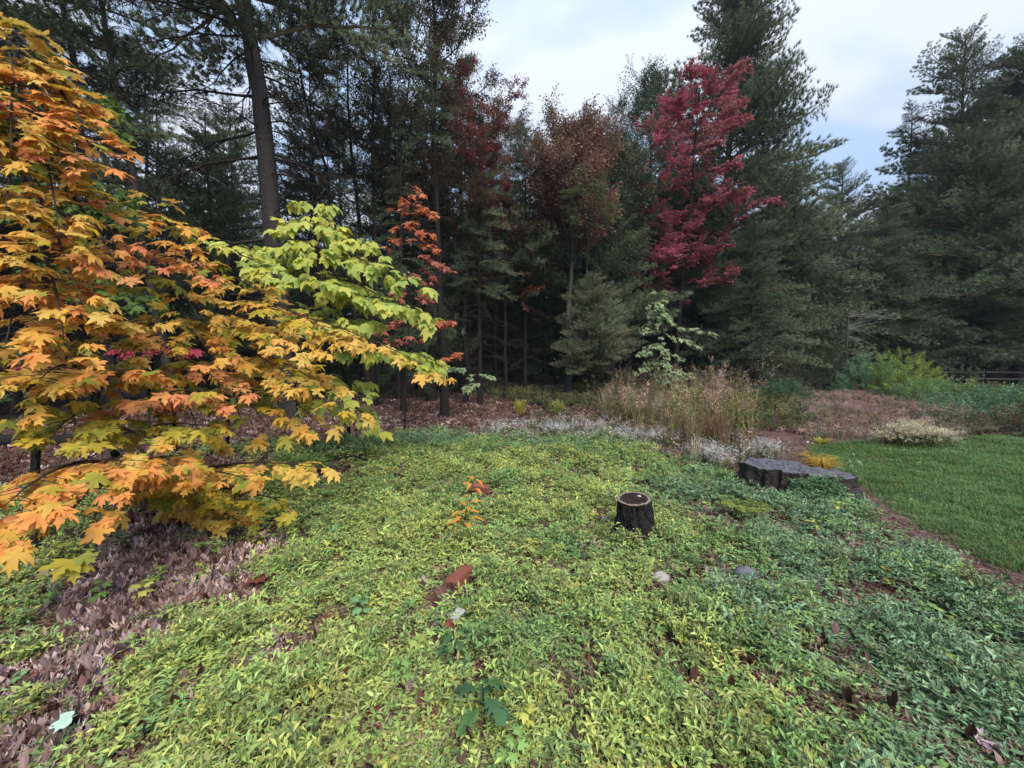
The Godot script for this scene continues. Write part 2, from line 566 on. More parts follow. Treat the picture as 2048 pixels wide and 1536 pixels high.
# spec: h, r, lean, low, reach, rise, limbs, subs, size (branchlet), tints, kind, stems
func broadleaf(called: String, label: String, at: Vector3, s: Dictionary) -> Node3D:
	var o := thing(called, label, s.get("cat", "tree"), at, s.get("group", ""))
	var places := []
	var colors := []
	var wood := Mesher.new()
	var stems: Array = s.get("stems", [Vector3(0, s.h, 0) + s.get("lean", Vector3.ZERO)])
	var tints: Array = s.tints
	for top in stems:
		var h: float = top.y
		var pts := path(Vector3(0, -0.1, 0), top, 8, h * 0.012)
		trunk_part(o, pts, s.r, s.get("bark", M.dark_bark), 8, 1.25)
		var n: int = s.limbs
		var a := rnd(0, TAU)
		var low: float = s.get("low", 0.35)
		for k in n:
			var w := (k + rnd(0, 0.8)) / n
			var u := lerpf(low, 0.98, w)
			a += 2.4 + rnd(-0.4, 0.4)
			var reach: float = s.reach * (1.0 - pow(absf(w - s.get("belly", 0.4)) * 1.3, 2.0)) * rnd(0.6, 1.1)
			reach = maxf(reach, 0.25 * s.reach)
			var start := along(pts, u)
			var out := Vector3(cos(a), 0, sin(a))
			var rise: float = s.get("rise", 0.6) * rnd(0.6, 1.3)
			var mid := start + (out + Vector3.UP * rise * 0.6) * reach * 0.5
			var tip := start + (out + Vector3.UP * rise) * reach
			var limb := []
			for j in 6:
				var t := j / 5.0
				limb.append(start.lerp(mid, t).lerp(mid.lerp(tip, t), t) + (around(0, 0.03) * reach if j > 0 else Vector3.ZERO))
			var r0: float = s.r * 0.35 * (1.0 - u * 0.7)
			wood.tube(limb, [r0, r0 * 0.8, r0 * 0.62, r0 * 0.45, r0 * 0.3, r0 * 0.12], 5)
			var tint: Color = tints[int(u * tints.size() * 0.999) if s.get("by_height", false) else rng.randi() % tints.size()]
			for j in s.subs:
				var t: float = 0.3 + 0.72 * (j + rnd(0, 0.9)) / s.subs
				var q := along(limb, t)
				var d := (out * rnd(0.1, 1.0) + around(0.2, 1.0) + Vector3.UP * (rise * 0.8 + rnd(-0.4, 0.4))).normalized()
				var l: float = rnd(0.15, 0.32) * reach * (1.2 - t * 0.6)
				var e: Vector3 = q + d * l
				wood.tube([q, q.lerp(e, 0.5) + around(0, 0.05) * l, e], [r0 * 0.35, r0 * 0.25, r0 * 0.1], 3)
				for b in 2:
					var sz: float = s.size * rnd(0.7, 1.25)
					var f := (d + Vector3(rnd(-1, 1), rnd(-0.6, 0.5), rnd(-1, 1)) * 0.8).normalized()
					if s.has("sweep"):
						f = (f * 0.4 + Vector3(s.sweep.x, s.sweep.y, s.sweep.z)).normalized()
					places.append(facing(f, (Vector3.UP + around(0, 0.5)).normalized(), sz, q.lerp(e, 0.55 + 0.45 * b)))
					colors.append(vary(tint, 0.28))
	put("branches", wood.done(), s.get("bark", M.dark_bark), o)
	var set_: Array = meshes[s.get("kind", "branchlet")]
	many("crown", set_[rng.randi() % set_.size()], M.leaf, places, colors, o)
	return o

# A young maple whose limbs and leaves are set one by one.  limbs: [height on the trunk 0..1, tip, palette, twig length, hang]
var PALETTE := {
	"orange": [Color(0.802, 0.410, 0.097), Color(0.769, 0.450, 0.095), Color(0.798, 0.357, 0.102), Color(0.717, 0.470, 0.100), Color(0.779, 0.347, 0.122)],
	"salmon": [Color(0.776, 0.283, 0.142), Color(0.762, 0.331, 0.137), Color(0.668, 0.289, 0.140), Color(0.765, 0.369, 0.123), Color(0.598, 0.316, 0.132)],
	"gold": [Color(0.775, 0.485, 0.111), Color(0.703, 0.483, 0.113), Color(0.771, 0.436, 0.106), Color(0.611, 0.471, 0.110), Color(0.744, 0.532, 0.145)],
	"olive": [Color(0.52, 0.42, 0.06), Color(0.44, 0.38, 0.05), Color(0.36, 0.36, 0.06), Color(0.60, 0.44, 0.05), Color(0.28, 0.31, 0.06)],
	"lime": [Color(0.50, 0.55, 0.12), Color(0.42, 0.52, 0.13), Color(0.56, 0.58, 0.14), Color(0.36, 0.47, 0.13), Color(0.53, 0.55, 0.10)],
	"green": [Color(0.08, 0.16, 0.035), Color(0.11, 0.19, 0.05), Color(0.06, 0.13, 0.03), Color(0.13, 0.22, 0.05), Color(0.09, 0.15, 0.05)],
	"coral": [Color(0.644, 0.202, 0.103), Color(0.570, 0.213, 0.115), Color(0.681, 0.258, 0.115), Color(0.442, 0.179, 0.092), Color(0.552, 0.157, 0.092)],
	"rose": [Color(0.54, 0.16, 0.13), Color(0.46, 0.17, 0.12), Color(0.36, 0.15, 0.09), Color(0.60, 0.19, 0.15), Color(0.32, 0.12, 0.08)],
	"crimson": [Color(0.36, 0.045, 0.09), Color(0.32, 0.04, 0.075), Color(0.42, 0.06, 0.11), Color(0.26, 0.035, 0.06), Color(0.36, 0.05, 0.08)],
	"pale": [Color(0.28, 0.40, 0.24), Color(0.36, 0.48, 0.30), Color(0.22, 0.33, 0.18), Color(0.42, 0.52, 0.36), Color(0.28, 0.38, 0.16)],
}
var dyes := {}

func dye(palette: String, k: int) -> StandardMaterial3D:
	var key := palette + str(k)
	if not dyes.has(key):
		var m := leafy(0.55, 0.8, 0.35)
		m.albedo_color = PALETTE[palette][k].linear_to_srgb()
		dyes[key] = m
	return dyes[key]

func maple(called: String, label: String, trunk: Array, r: float, limbs: Array, shape: String, size: float, cat := "maple tree", group := "", towards := Vector3(0.15, 0, 0.45)) -> Node3D:
	var o := thing(called, label, cat, trunk[0], group)
	var base: Vector3 = trunk[0]
	var pts := trunk.map(func(q): return q - base)
	var tm := Mesher.new()
	var fine := []
	var rad := []
	for k in 19:
		fine.append(along(pts, k / 18.0) + around(0, r * 0.25))
		rad.append(r * lerpf(1.0, 0.2, k / 18.0))
	tm.tube(fine, rad, 8, Color.WHITE, 0.06, rng)
	put("trunk", tm.done(), M.dark_bark, o)
	var leaves := []
	for limb in limbs:
		var m := Mesher.new()
		var start := along(pts, limb[0])
		var tip: Vector3 = limb[1] - base
		var span := start.distance_to(tip)
		var mid := start.lerp(tip, 0.5) + Vector3.UP * span * 0.12 + around(0, 0.06) * span
		var curve := []
		for j in 9:
			var t := j / 8.0
			curve.append(start.lerp(mid, t).lerp(mid.lerp(tip, t), t))
		var r0 := clampf(0.012 * span, 0.006, r * 0.6)
		m.tube(curve, range(9).map(func(j): return lerpf(r0, 0.002, j / 8.0)), 5)
		var twig: float = limb[3]
		var hang: float = limb[4]
		var nodes := maxi(3, int(minf(span * 0.8, 1.15) / (size * 0.62)))
		for k in nodes + 1:
			var u := lerpf(maxf(0.22, 1.0 - 1.4 / span), 1.0, float(k) / nodes)
			var q := along(curve, u)
			var dir := (along(curve, minf(u + 0.06, 1.0)) - along(curve, u - 0.06)).normalized()
			var across := dir.cross(Vector3.UP).normalized()
			for side in [-1.0, 1.0]:
				if rng.randf() < 0.47:
					continue
				var d: Vector3 = (across * side + dir * rnd(0.3, 0.9) + Vector3(0, rnd(-0.25, 0.15), 0)).normalized()
				var l: float = twig * rnd(0.25, 1.15) * lerpf(1.0, 0.35, float(k) / nodes)
				var e := q + d * l + Vector3(0, -0.12 * l, 0)
				m.tube([q, q.lerp(e, 0.5) + Vector3(0, 0.04 * l, 0), e], [0.003, 0.0024, 0.0014], 3)
				var count := maxi(1, int(l / (size * 0.8)))
				for j in count:
					var at := q.lerp(e, (j + 1.0) / count)
					for w in ([-1.0, 1.0] if j < count - 1 else [-1.0, 0.0, 1.0]):
						var f: Vector3 = (d * 0.7 + d.cross(Vector3.UP) * w + towards * 1.6 + around(0, 0.75))
						f.y = 0
						f = f.normalized()
						f.y = -hang * rnd(0.1, 1.7)
						f = f.normalized()
						var big := size * rnd(0.45, 1.1)
						var up := (Vector3.UP + around(0, 0.75) + towards * 0.4).normalized()
						var xf := facing(f, up, big, at + f * big * 0.45)
						leaves.append([xf, limb[2] if rng.randf() < 0.85 else "olive" if limb[2] in ["orange", "salmon", "gold"] else limb[2], rng.randi() % 5])
		put("branch", m.done(), M.twig, o)
	leaves.sort_custom(func(a, b): return (a[0].origin + base).distance_squared_to(EYE) < (b[0].origin + base).distance_squared_to(EYE))
	var set_: Array = meshes[shape]
	var rest := [[], []]
	for k in leaves.size():
		var l: Array = leaves[k]
		if k < 300:
			put("leaf", set_[k % set_.size()], dye(l[1], l[2]), o, l[0])
		else:
			rest[0].append(l[0])
			rest[1].append(vary(PALETTE[l[1]][l[2]], 0.1))
	for w in 4:
		var a := []
		var b := []
		for k in range(w, rest[0].size(), 4):
			a.append(rest[0][k])
			b.append(rest[1][k])
		if a.size():
			many("leaves", set_[w], M.leaf, a, b, o)
	return o

func bush(called: String, label: String, at: Vector3, wide: Vector3, n: int, size: float, tints: Array, kind := "shrublet", cat := "shrub", group := "") -> Node3D:
	var o := thing(called, label, cat, at, group)
	var wood := Mesher.new()
	var places := []
	var colors := []
	for k in n:
		var a := rnd(0, TAU)
		var e := acos(1.0 - rnd(0.0, 1.0))
		var d := Vector3(sin(e) * cos(a), cos(e), sin(e) * sin(a))
		var rr := pow(rnd(0.15, 1.0), 0.5)
		var q := Vector3(d.x * wide.x, 0.1 * wide.y + d.y * wide.y * 0.85, d.z * wide.z) * rr * rnd(0.85, 1.1)
		if k % 5 == 0:
			wood.tube([around(0, 0.15) * wide.x, q * 0.55 + Vector3(0, 0.05, 0), q], [0.012, 0.009, 0.004], 4)
		places.append(facing((d + Vector3(rnd(-1, 1), rnd(-0.3, 0.6), rnd(-1, 1)) * 0.6).normalized(), (Vector3(0.1, 1, 0.15) + around(0, 0.5)).normalized(), size * rnd(0.7, 1.2), q))
		colors.append(vary(pick(tints), 0.22))
	put("stems", wood.done(), M.twig, o)
	var set_: Array = meshes[kind]
	many("foliage", set_[rng.randi() % set_.size()], M.leaf, places, colors, o)
	return o

# ---------------------------------------------------------------- ready
func _ready() -> void:
	rng.seed = 20240611
	# camera
	var cam := Camera3D.new()
	cam.name = "camera"
	cam.fov = 90.0
	cam.position = EYE
	cam.rotation_degrees = Vector3(-2.83, 0, 0)
	cam.near = 0.05
	cam.far = 1200.0
	add_child(cam)
	# sky, sun, exposure
	var env := Environment.new()
	env.background_mode = Environment.BG_SKY
	env.sky = Sky.new()
	var pan := PanoramaSkyMaterial.new()
	pan.panorama = sky_image()
	env.sky.sky_material = pan
	env.tonemap_mode = Environment.TONE_MAPPER_LINEAR
	env.tonemap_exposure = 2.9
	env.fog_enabled = true
	env.fog_density = 0.0005
	env.fog_light_color = Color(0.85, 0.91, 1.0)
	env.sdfgi_enabled = true
	env.ssao_enabled = true
	env.ssil_enabled = true
	var we := WorldEnvironment.new()
	we.name = "world_environment"
	we.environment = env
	add_child(we)
	var sun := DirectionalLight3D.new()
	sun.name = "sun"
	sun.light_energy = 0.5
	sun.light_color = Color(1.0, 0.95, 0.87)
	sun.light_angular_distance = 30.0
	sun.shadow_enabled = true
	sun.rotation_degrees = Vector3(-48, 22, 0)
	add_child(sun)

	patches = noise(0.55, 77, 3)
	make_materials()
	make_meshes()
	ground()
	forest()
	right_side()
	maples()
	cover()
	meadow()
	objects()

func sky_image() -> ImageTexture:
	var w := 1024
	var h := 512
	var im := Image.create(w, h, false, Image.FORMAT_RGBF)
	var n1 := noise(1.6, 5, 5)
	var n2 := noise(0.8, 9, 3)
	for y in h:
		var el := (0.5 - (y + 0.5) / h) * PI
		for x in w:
			var az := ((x + 0.5) / w - 0.5) * TAU
			var d := Vector3(sin(az) * cos(el), sin(el), -cos(az) * cos(el))
			var q := d / (absf(d.y) + 0.35)
			var s := Vector3(q.x * 0.9 + q.z * 0.5, q.y, q.z * 1.7 - q.x * 0.5)
			var c := clampf(0.42 + 1.9 * n1.get_noise_3dv(s) + 0.9 * n2.get_noise_3dv(s), 0, 1)
			var blue := Color(0.172, 0.228, 0.325)
			var white := Color(0.262, 0.286, 0.332)
			var col := blue.lerp(white, c)
			col = col * (0.86 + 0.6 * maxf(d.y, 0.0))
			if d.y < 0:
				col = Color(0.09, 0.085, 0.07)
			im.set_pixel(x, y, col)
	return ImageTexture.create_from_image(im)

func sheet(called: String, poly: PackedVector2Array, height: float, mat: Material) -> void:
	var m := Mesher.new()
	for q in poly:
		m.p(Vector3(q.x, height, q.y))
	var tri := Geometry2D.triangulate_polygon(poly)
	for k in range(0, tri.size(), 3):
		var a := poly[tri[k]]
		var b := poly[tri[k + 1]]
		var c := poly[tri[k + 2]]
		if (b - a).cross(c - a) > 0:
			m.t(tri[k], tri[k + 1], tri[k + 2])
		else:
			m.t(tri[k], tri[k + 2], tri[k + 1])
	var o := put(called, m.done(), mat, self)
	o.set_meta("kind", "structure")

func ground() -> void:
	var g := PackedVector2Array([Vector2(-600, -600), Vector2(600, -600), Vector2(600, 600), Vector2(-600, 600)])
	sheet("ground", g, 0.0, M.soil)
	VINCA = PackedVector2Array([Vector2(-5.3, -6.7), Vector2(-3.24, -7.6), Vector2(-1.73, -8.4), Vector2(-0.2, -7.8), Vector2(2.34, -7.9), Vector2(2.6, -6.1), Vector2(2.95, -5.2), Vector2(3.85, -4.6), Vector2(3.6, -4.0), Vector2(3.36, -3.19), Vector2(3.2, -2.41), Vector2(3.05, -1.0), Vector2(2.6, -0.5), Vector2(-3.0, -0.5), Vector2(-4.4, -2.2), Vector2(-5.8, -4.6)])
	LAWN = PackedVector2Array([Vector2(4.3, -4.6), Vector2(4.75, -5.9), Vector2(5.6, -7.2), Vector2(7.0, -7.6), Vector2(8.2, -7.6), Vector2(11.2, -8.4), Vector2(24, -13), Vector2(30, -2), Vector2(12, 3), Vector2(4.6, 0.5), Vector2(3.65, -1.4), Vector2(3.62, -2.7), Vector2(3.8, -3.5)])
	PATH = PackedVector2Array([Vector2(3.6, -4.0), Vector2(3.3, -3.19), Vector2(3.1, -2.41), Vector2(3.0, -1.0), Vector2(3.1, 0.5), Vector2(4.7, 0.5), Vector2(3.95, -1.4), Vector2(3.9, -2.7), Vector2(4.05, -3.5), Vector2(4.4, -4.6), Vector2(4.9, -5.9), Vector2(6.3, -8.4), Vector2(5.7, -8.8), Vector2(4.2, -6.4), Vector2(3.9, -5.0)])
	sheet("path", PATH, 0.004, M.needles)
	sheet("lawn", LAWN, 0.008, M.turf)

func forest() -> void:
	# big trunks on the left
	conifer("white_pine", "big white pine with thick bare grey trunk leaning left behind the lime green maple", Vector3(-6.28, 0, -11.00), {"h": 23.0, "r": 0.3, "lean": Vector3(-2.0, 0, 0), "low": 0.42, "reach": 4.4, "n": 62, "dead": 50, "dead0": 0.2, "dead1": 0.55, "tint": NEEDLE, "rise0": -0.05, "shape": "column"})
	conifer("white_pine", "slim dark pine with drooping dead twigs, standing left of the big grey trunk", Vector3(-11.48, 0, -13.00), {"h": 19.0, "r": 0.15, "lean": Vector3(-2.6, 0, 0), "low": 0.55, "reach": 3.0, "n": 40, "dead": 90, "dead0": 0.2, "dead1": 0.85, "tint": NEEDLE, "dead_long": 0.8})
	conifer("white_pine", "dark pine with dense hanging foliage near the top left corner above the orange maple", Vector3(-14.46, 0, -14.00), {"h": 20.0, "r": 0.2, "lean": Vector3(-1.6, 0, 0), "low": 0.22, "reach": 3.6, "n": 62, "dead": 40, "tint": NEEDLE, "kind": "hemlock", "shape": "column"})
	conifer("white_pine", "dark pine at the left edge whose crown fills the top left corner", Vector3(-15.67, 0, -12.00), {"h": 21.0, "r": 0.22, "lean": Vector3(-1.0, 0, 0), "low": 0.3, "reach": 4.5, "n": 55, "dead": 60, "tint": NEEDLE, "shape": "column"})
	conifer("hemlock_tree", "low dark hemlock with flat boughs between the two leaning trunks on the left", Vector3(-13.90, 0, -18.00), {"h": 13.0, "r": 0.16, "low": 0.08, "reach": 4.2, "n": 70, "tint": NEEDLE, "kind": "pine", "shape": "cone", "cat": "hemlock tree"})
	conifer("hemlock_tree", "dark hemlock behind the orange maple at the left edge", Vector3(-19.99, 0, -17.00), {"h": 12.0, "r": 0.16, "low": 0.06, "reach": 4.0, "n": 70, "tint": NEEDLE, "kind": "hemlock", "cat": "hemlock tree"})
	broadleaf("maple_tree", "multi stemmed dark maple with stems fanning out above the lime green maple", Vector3(-5.26, 0, -14.50), {"h": 15.0, "r": 0.11, "stems": [Vector3(-2.6, 14, 0.4), Vector3(-1.3, 15.5, -0.8), Vector3(0.5, 16, 0.6), Vector3(1.8, 14.5, -0.3)], "low": 0.45, "reach": 2.6, "rise": 1.1, "limbs": 13, "subs": 7, "size": 0.75, "tints": [Color(0.081, 0.087, 0.052), Color(0.090, 0.073, 0.050), Color(0.067, 0.078, 0.049)]})
	broadleaf("oak_tree", "tall brown green oak reaching the top of the picture beside the open sky", Vector3(-3.37, 0, -16.00), {"h": 19.0, "r": 0.2, "lean": Vector3(0.3, 0, 0), "low": 0.3, "reach": 2.9, "rise": 0.9, "limbs": 38, "subs": 9, "size": 0.95, "tints": [Color(0.117, 0.111, 0.071), Color(0.128, 0.105, 0.070), Color(0.098, 0.110, 0.070), Color(0.145, 0.099, 0.070)]})
	broadleaf("red_tinged_maple_tree", "dark maple with a rust red patch at the right edge of the oak crown", Vector3(-1.89, 0, -15.50), {"h": 11.5, "r": 0.12, "lean": Vector3(0.2, 0, 0), "low": 0.6, "reach": 1.9, "rise": 0.8, "limbs": 18, "subs": 7, "size": 0.7, "tints": [Color(0.217, 0.090, 0.073), Color(0.265, 0.087, 0.081), Color(0.158, 0.100, 0.071)]})
	broadleaf("birch_tree", "thin pale blue grey tree seen against the sky right of the oak crown", Vector3(-0.16, 0, -30.00), {"h": 19.0, "r": 0.14, "low": 0.5, "reach": 2.2, "rise": 1.2, "limbs": 30, "subs": 7, "size": 1.1, "tints": [Color(0.167, 0.190, 0.202), Color(0.192, 0.192, 0.192)], "kind": "plume", "bark": M.grey_bark})
	broadleaf("oak_tree", "olive green oak with brownish top between the oak crown and the rusty maple", Vector3(-1.12, 0, -22.00), {"h": 13.5, "r": 0.16, "low": 0.28, "reach": 3.8, "rise": 0.6, "limbs": 34, "subs": 9, "size": 1.05, "tints": [Color(0.086, 0.109, 0.063), Color(0.101, 0.124, 0.067), Color(0.134, 0.134, 0.077), Color(0.189, 0.132, 0.097)], "by_height": true})
	conifer("spruce_tree", "young spruce with a pointed top and drooping sparse boughs above the coral sapling", Vector3(-3.54, 0, -12.50), {"h": 9.8, "r": 0.09, "low": 0.12, "reach": 1.5, "n": 60, "dead": 40, "dead1": 0.5, "dead0": 0.1, "tint": NEEDLE, "kind": "hemlock", "rise0": -0.45, "rise1": 0.4, "cat": "spruce tree", "bark": M.dark_bark})
	conifer("spruce_tree", "dying spruce on a thick dark trunk, all bare lichen grey twigs, beside the coral sapling", Vector3(-2.00, 0, -11.30), {"h": 11.0, "r": 0.125, "lean": Vector3(-0.3, 0, 0), "low": 0.7, "reach": 1.4, "n": 16, "dead": 120, "dead0": 0.2, "dead1": 0.8, "tint": NEEDLE, "kind": "hemlock", "rise0": -0.4, "cat": "spruce tree", "bark": M.dark_bark})
	conifer("spruce_tree", "slim dark spruce with bare lower twigs right of the dying one", Vector3(-1.25, 0, -15.00), {"h": 11.5, "r": 0.1, "low": 0.35, "reach": 1.9, "n": 50, "dead": 90, "dead0": 0.15, "dead1": 0.6, "tint": NEEDLE, "kind": "hemlock", "cat": "spruce tree", "bark": M.dark_bark})
	# centre
	broadleaf("rusty_maple_tree", "maple with patchy grey trunk and rusty red crown in the picture centre", Vector3(2.60, 0, -18.00), {"h": 11.5, "r": 0.16, "lean": Vector3(0.2, 0, 0), "low": 0.5, "reach": 2.0, "rise": 1.5, "belly": 0.3, "limbs": 46, "subs": 9, "size": 1.05, "tints": [Color(0.232, 0.159, 0.111), Color(0.311, 0.178, 0.150), Color(0.251, 0.150, 0.120), Color(0.247, 0.174, 0.130)], "bark": M.grey_bark, "kind": "branchlet", "sweep": Vector3(0.25, 0.75, 0)})
	broadleaf("olive_maple_tree", "olive brown maple close behind the right side of the rusty plumed crown", Vector3(4.97, 0, -20.00), {"h": 12.0, "r": 0.12, "low": 0.4, "reach": 2.4, "rise": 1.2, "limbs": 40, "subs": 6, "size": 1.0, "tints": [Color(0.090, 0.129, 0.066), Color(0.076, 0.118, 0.063), Color(0.111, 0.123, 0.073)], "sweep": Vector3(0.3, 0.5, 0)})
	broadleaf("young_birch_tree", "slender sapling with yellow green leaves right of the patchy grey trunk", Vector3(3.18, 0, -16.50), {"h": 9.6, "r": 0.06, "low": 0.72, "reach": 1.1, "rise": 0.3, "limbs": 14, "subs": 4, "size": 0.5, "tints": [Color(0.231, 0.265, 0.121), Color(0.187, 0.233, 0.106)]})
	broadleaf("brown_oak_tree", "small oak with dull red brown leaves between the dying spruce and the grey trunk", Vector3(-0.32, 0, -17.50), {"h": 8.8, "r": 0.08, "low": 0.5, "reach": 1.8, "rise": 0.2, "limbs": 15, "subs": 7, "size": 0.6, "tints": [Color(0.176, 0.072, 0.061), Color(0.142, 0.084, 0.061), Color(0.104, 0.081, 0.058)], "kind": "flatlet"})
	conifer("white_pine", "soft dark pine low in the centre, right of the patchy grey trunk", Vector3(4.97, 0, -19.00), {"h": 9.0, "r": 0.12, "low": 0.25, "reach": 3.2, "n": 70, "tint": NEEDLE, "rise0": -0.1})
	broadleaf("green_oak_tree", "grey green oak standing against the sky left of the crimson maple", Vector3(9.41, 0, -27.00), {"h": 19.5, "r": 0.22, "low": 0.3, "reach": 3.4, "rise": 0.9, "limbs": 44, "subs": 9, "size": 1.15, "tints": [Color(0.096, 0.144, 0.096), Color(0.080, 0.128, 0.080), Color(0.112, 0.160, 0.112)]})
	broadleaf("crimson_maple_tree", "crimson red maple on a slim dark trunk, right of the picture centre", Vector3(8.82, 0, -21.00), {"h": 16.3, "r": 0.14, "lean": Vector3(1.1, 0, 0), "low": 0.3, "reach": 2.9, "rise": 0.4, "limbs": 36, "subs": 9, "size": 0.85, "tints": [Color(0.475, 0.129, 0.198), Color(0.389, 0.112, 0.162), Color(0.583, 0.190, 0.270), Color(0.324, 0.123, 0.132), Color(0.432, 0.168, 0.180)], "kind": "flatlet"})
	conifer("white_pine", "tall white pine behind the crimson maple, its boughs reaching out to the right", Vector3(14.24, 0, -26.00), {"h": 27.5, "r": 0.3, "low": 0.1, "reach": 5.8, "n": 190, "shape": "column", "tint": NEEDLE, "side": 0.1, "rise0": -0.05, "rise1": 1.1})
	conifer("spruce_tree", "dark green hemlock with fine lacy boughs right below the crimson maple", Vector3(12.38, 0, -20.00), {"h": 9.5, "r": 0.13, "low": 0.05, "reach": 3.4, "n": 110, "tint": NEEDLE, "kind": "hemlock", "cat": "hemlock tree"})
	# dark trunks inside the wood
	var spots := [[640, 20], [690, 24], [835, 25], [925, 21], [1022, 26], [1050, 19.5], [1090, 23], [1165, 24], [1255, 24], [1318, 25], [1395, 24], [480, 23], [390, 26], [300, 20], [60, 21]]
	for s in spots:
		var d: float = s[1]
		conifer("dark_pine", "thin dark pine trunk deep inside the shady wood", Vector3((s[0] - 1024) / 768.0 * d, 0, -d), {"h": (rnd(15, 19) if s[0] < 930 else rnd(11.5, 13.5)), "r": rnd(0.09, 0.17), "lean": around(0, 0.8), "low": rnd(0.25, 0.45), "reach": rnd(2.2, 3.2), "n": 60, "dead": 34, "dead0": 0.08, "tint": NEEDLE, "kind": pick(["pine", "hemlock"]), "shape": "column", "bark": M.dark_bark, "group": "dark trunks inside the wood"})
	for k in 4:
		var px := 330.0 + 150.0 * k + rnd(-25, 25)
		var d := rnd(17, 25)
		conifer("wood_pine", "dark pine with dense foliage filling the left half of the wood", Vector3((px - 1024) / 768.0 * d, 0, -d), {"h": rnd(13, 19) * d / 21.0, "r": 0.13, "low": rnd(0.15, 0.35), "reach": rnd(2.4, 3.4), "n": 64, "dead": 40, "tint": NEEDLE, "kind": pick(["pine", "hemlock"]), "group": "pines filling the left half of the wood", "shape": "column"})
	for k in 16:
		var px := 80.0 + 88.0 * k + rnd(-25, 25)
		var d := rnd(21, 30)
		conifer("young_hemlock", "young hemlock filling the shade low between the trunks of the wood", Vector3((px - 1024) / 768.0 * d, 0, -d), {"h": rnd(6, 11), "r": 0.08, "low": 0.04, "reach": rnd(2.6, 3.8), "n": 60, "tint": NEEDLE, "kind": "hemlock", "group": "young hemlocks low in the wood", "shape": pick(["cone", "column"]), "bark": M.dark_bark, "cat": "hemlock tree"})
	# far wall of the wood
	for k in 34:
		var px := -120.0 + 47.0 * k + rnd(-15, 15)
		var d := rnd(34, 42)
		conifer("far_pine", "far dark pine at the back of the wood", Vector3((px - 1024) / 768.0 * d, 0, -d), {"h": rnd(13, 17) if px > 900 else rnd(13, 18), "r": 0.2, "low": 0.03, "reach": 4.6, "n": 105 if px > 900 else 55, "tint": NEEDLE, "group": "pines at the back of the wood", "shape": "column"})
	for k in 9:
		var a := 0.98 + 0.09 * k
		var d := rnd(19, 30)
		conifer("far_pine", "far dark pine at the back of the wood", Vector3(-sin(a) * d, 0, -cos(a) * d), {"h": rnd(14, 20), "r": 0.18, "low": 0.03, "reach": 4.4, "n": 90, "tint": NEEDLE, "group": "pines at the back of the wood", "shape": "column"})
	for k in 22:
		var px := 60.0 + 96.0 * k + rnd(-20, 20)
		var d := rnd(28, 33)
		bush("dark_bush", "dark bush filling the back of the wood at ground level", Vector3((px - 1024) / 768.0 * d, 0, -d), Vector3(rnd(2.0, 2.8), rnd(2.0, 3.4), 1.2), 90, 0.9, [Color(0.10, 0.14, 0.07), Color(0.12, 0.13, 0.07)], "branchlet", "bush", "dark bushes at the back of the wood")
	# the thin trunk and saplings at the edge
	broadleaf("thin_tree", "thin straight dark trunk standing alone in front of the shady wood", Vector3(-0.77, 0, -19.00), {"h": 9.0, "r": 0.06, "low": 0.7, "reach": 1.0, "rise": 0.4, "limbs": 8, "subs": 3, "size": 0.45, "tints": [Color(0.079, 0.079, 0.056)]})
	conifer("pine_sapling", "young white pine on a straight black stem in the clearing at the centre", Vector3(3.23, 0, -15.63), {"h": 5.2, "r": 0.06, "low": 0.24, "reach": 2.0, "n": 130, "tint": Color(0.21, 0.24, 0.15), "rise0": 0.1, "rise1": 1.1, "bark": M.dark_bark, "cat": "pine sapling", "shape": "cone"})  # yellowish young needles; tint also lightened to imitate open light in the clearing

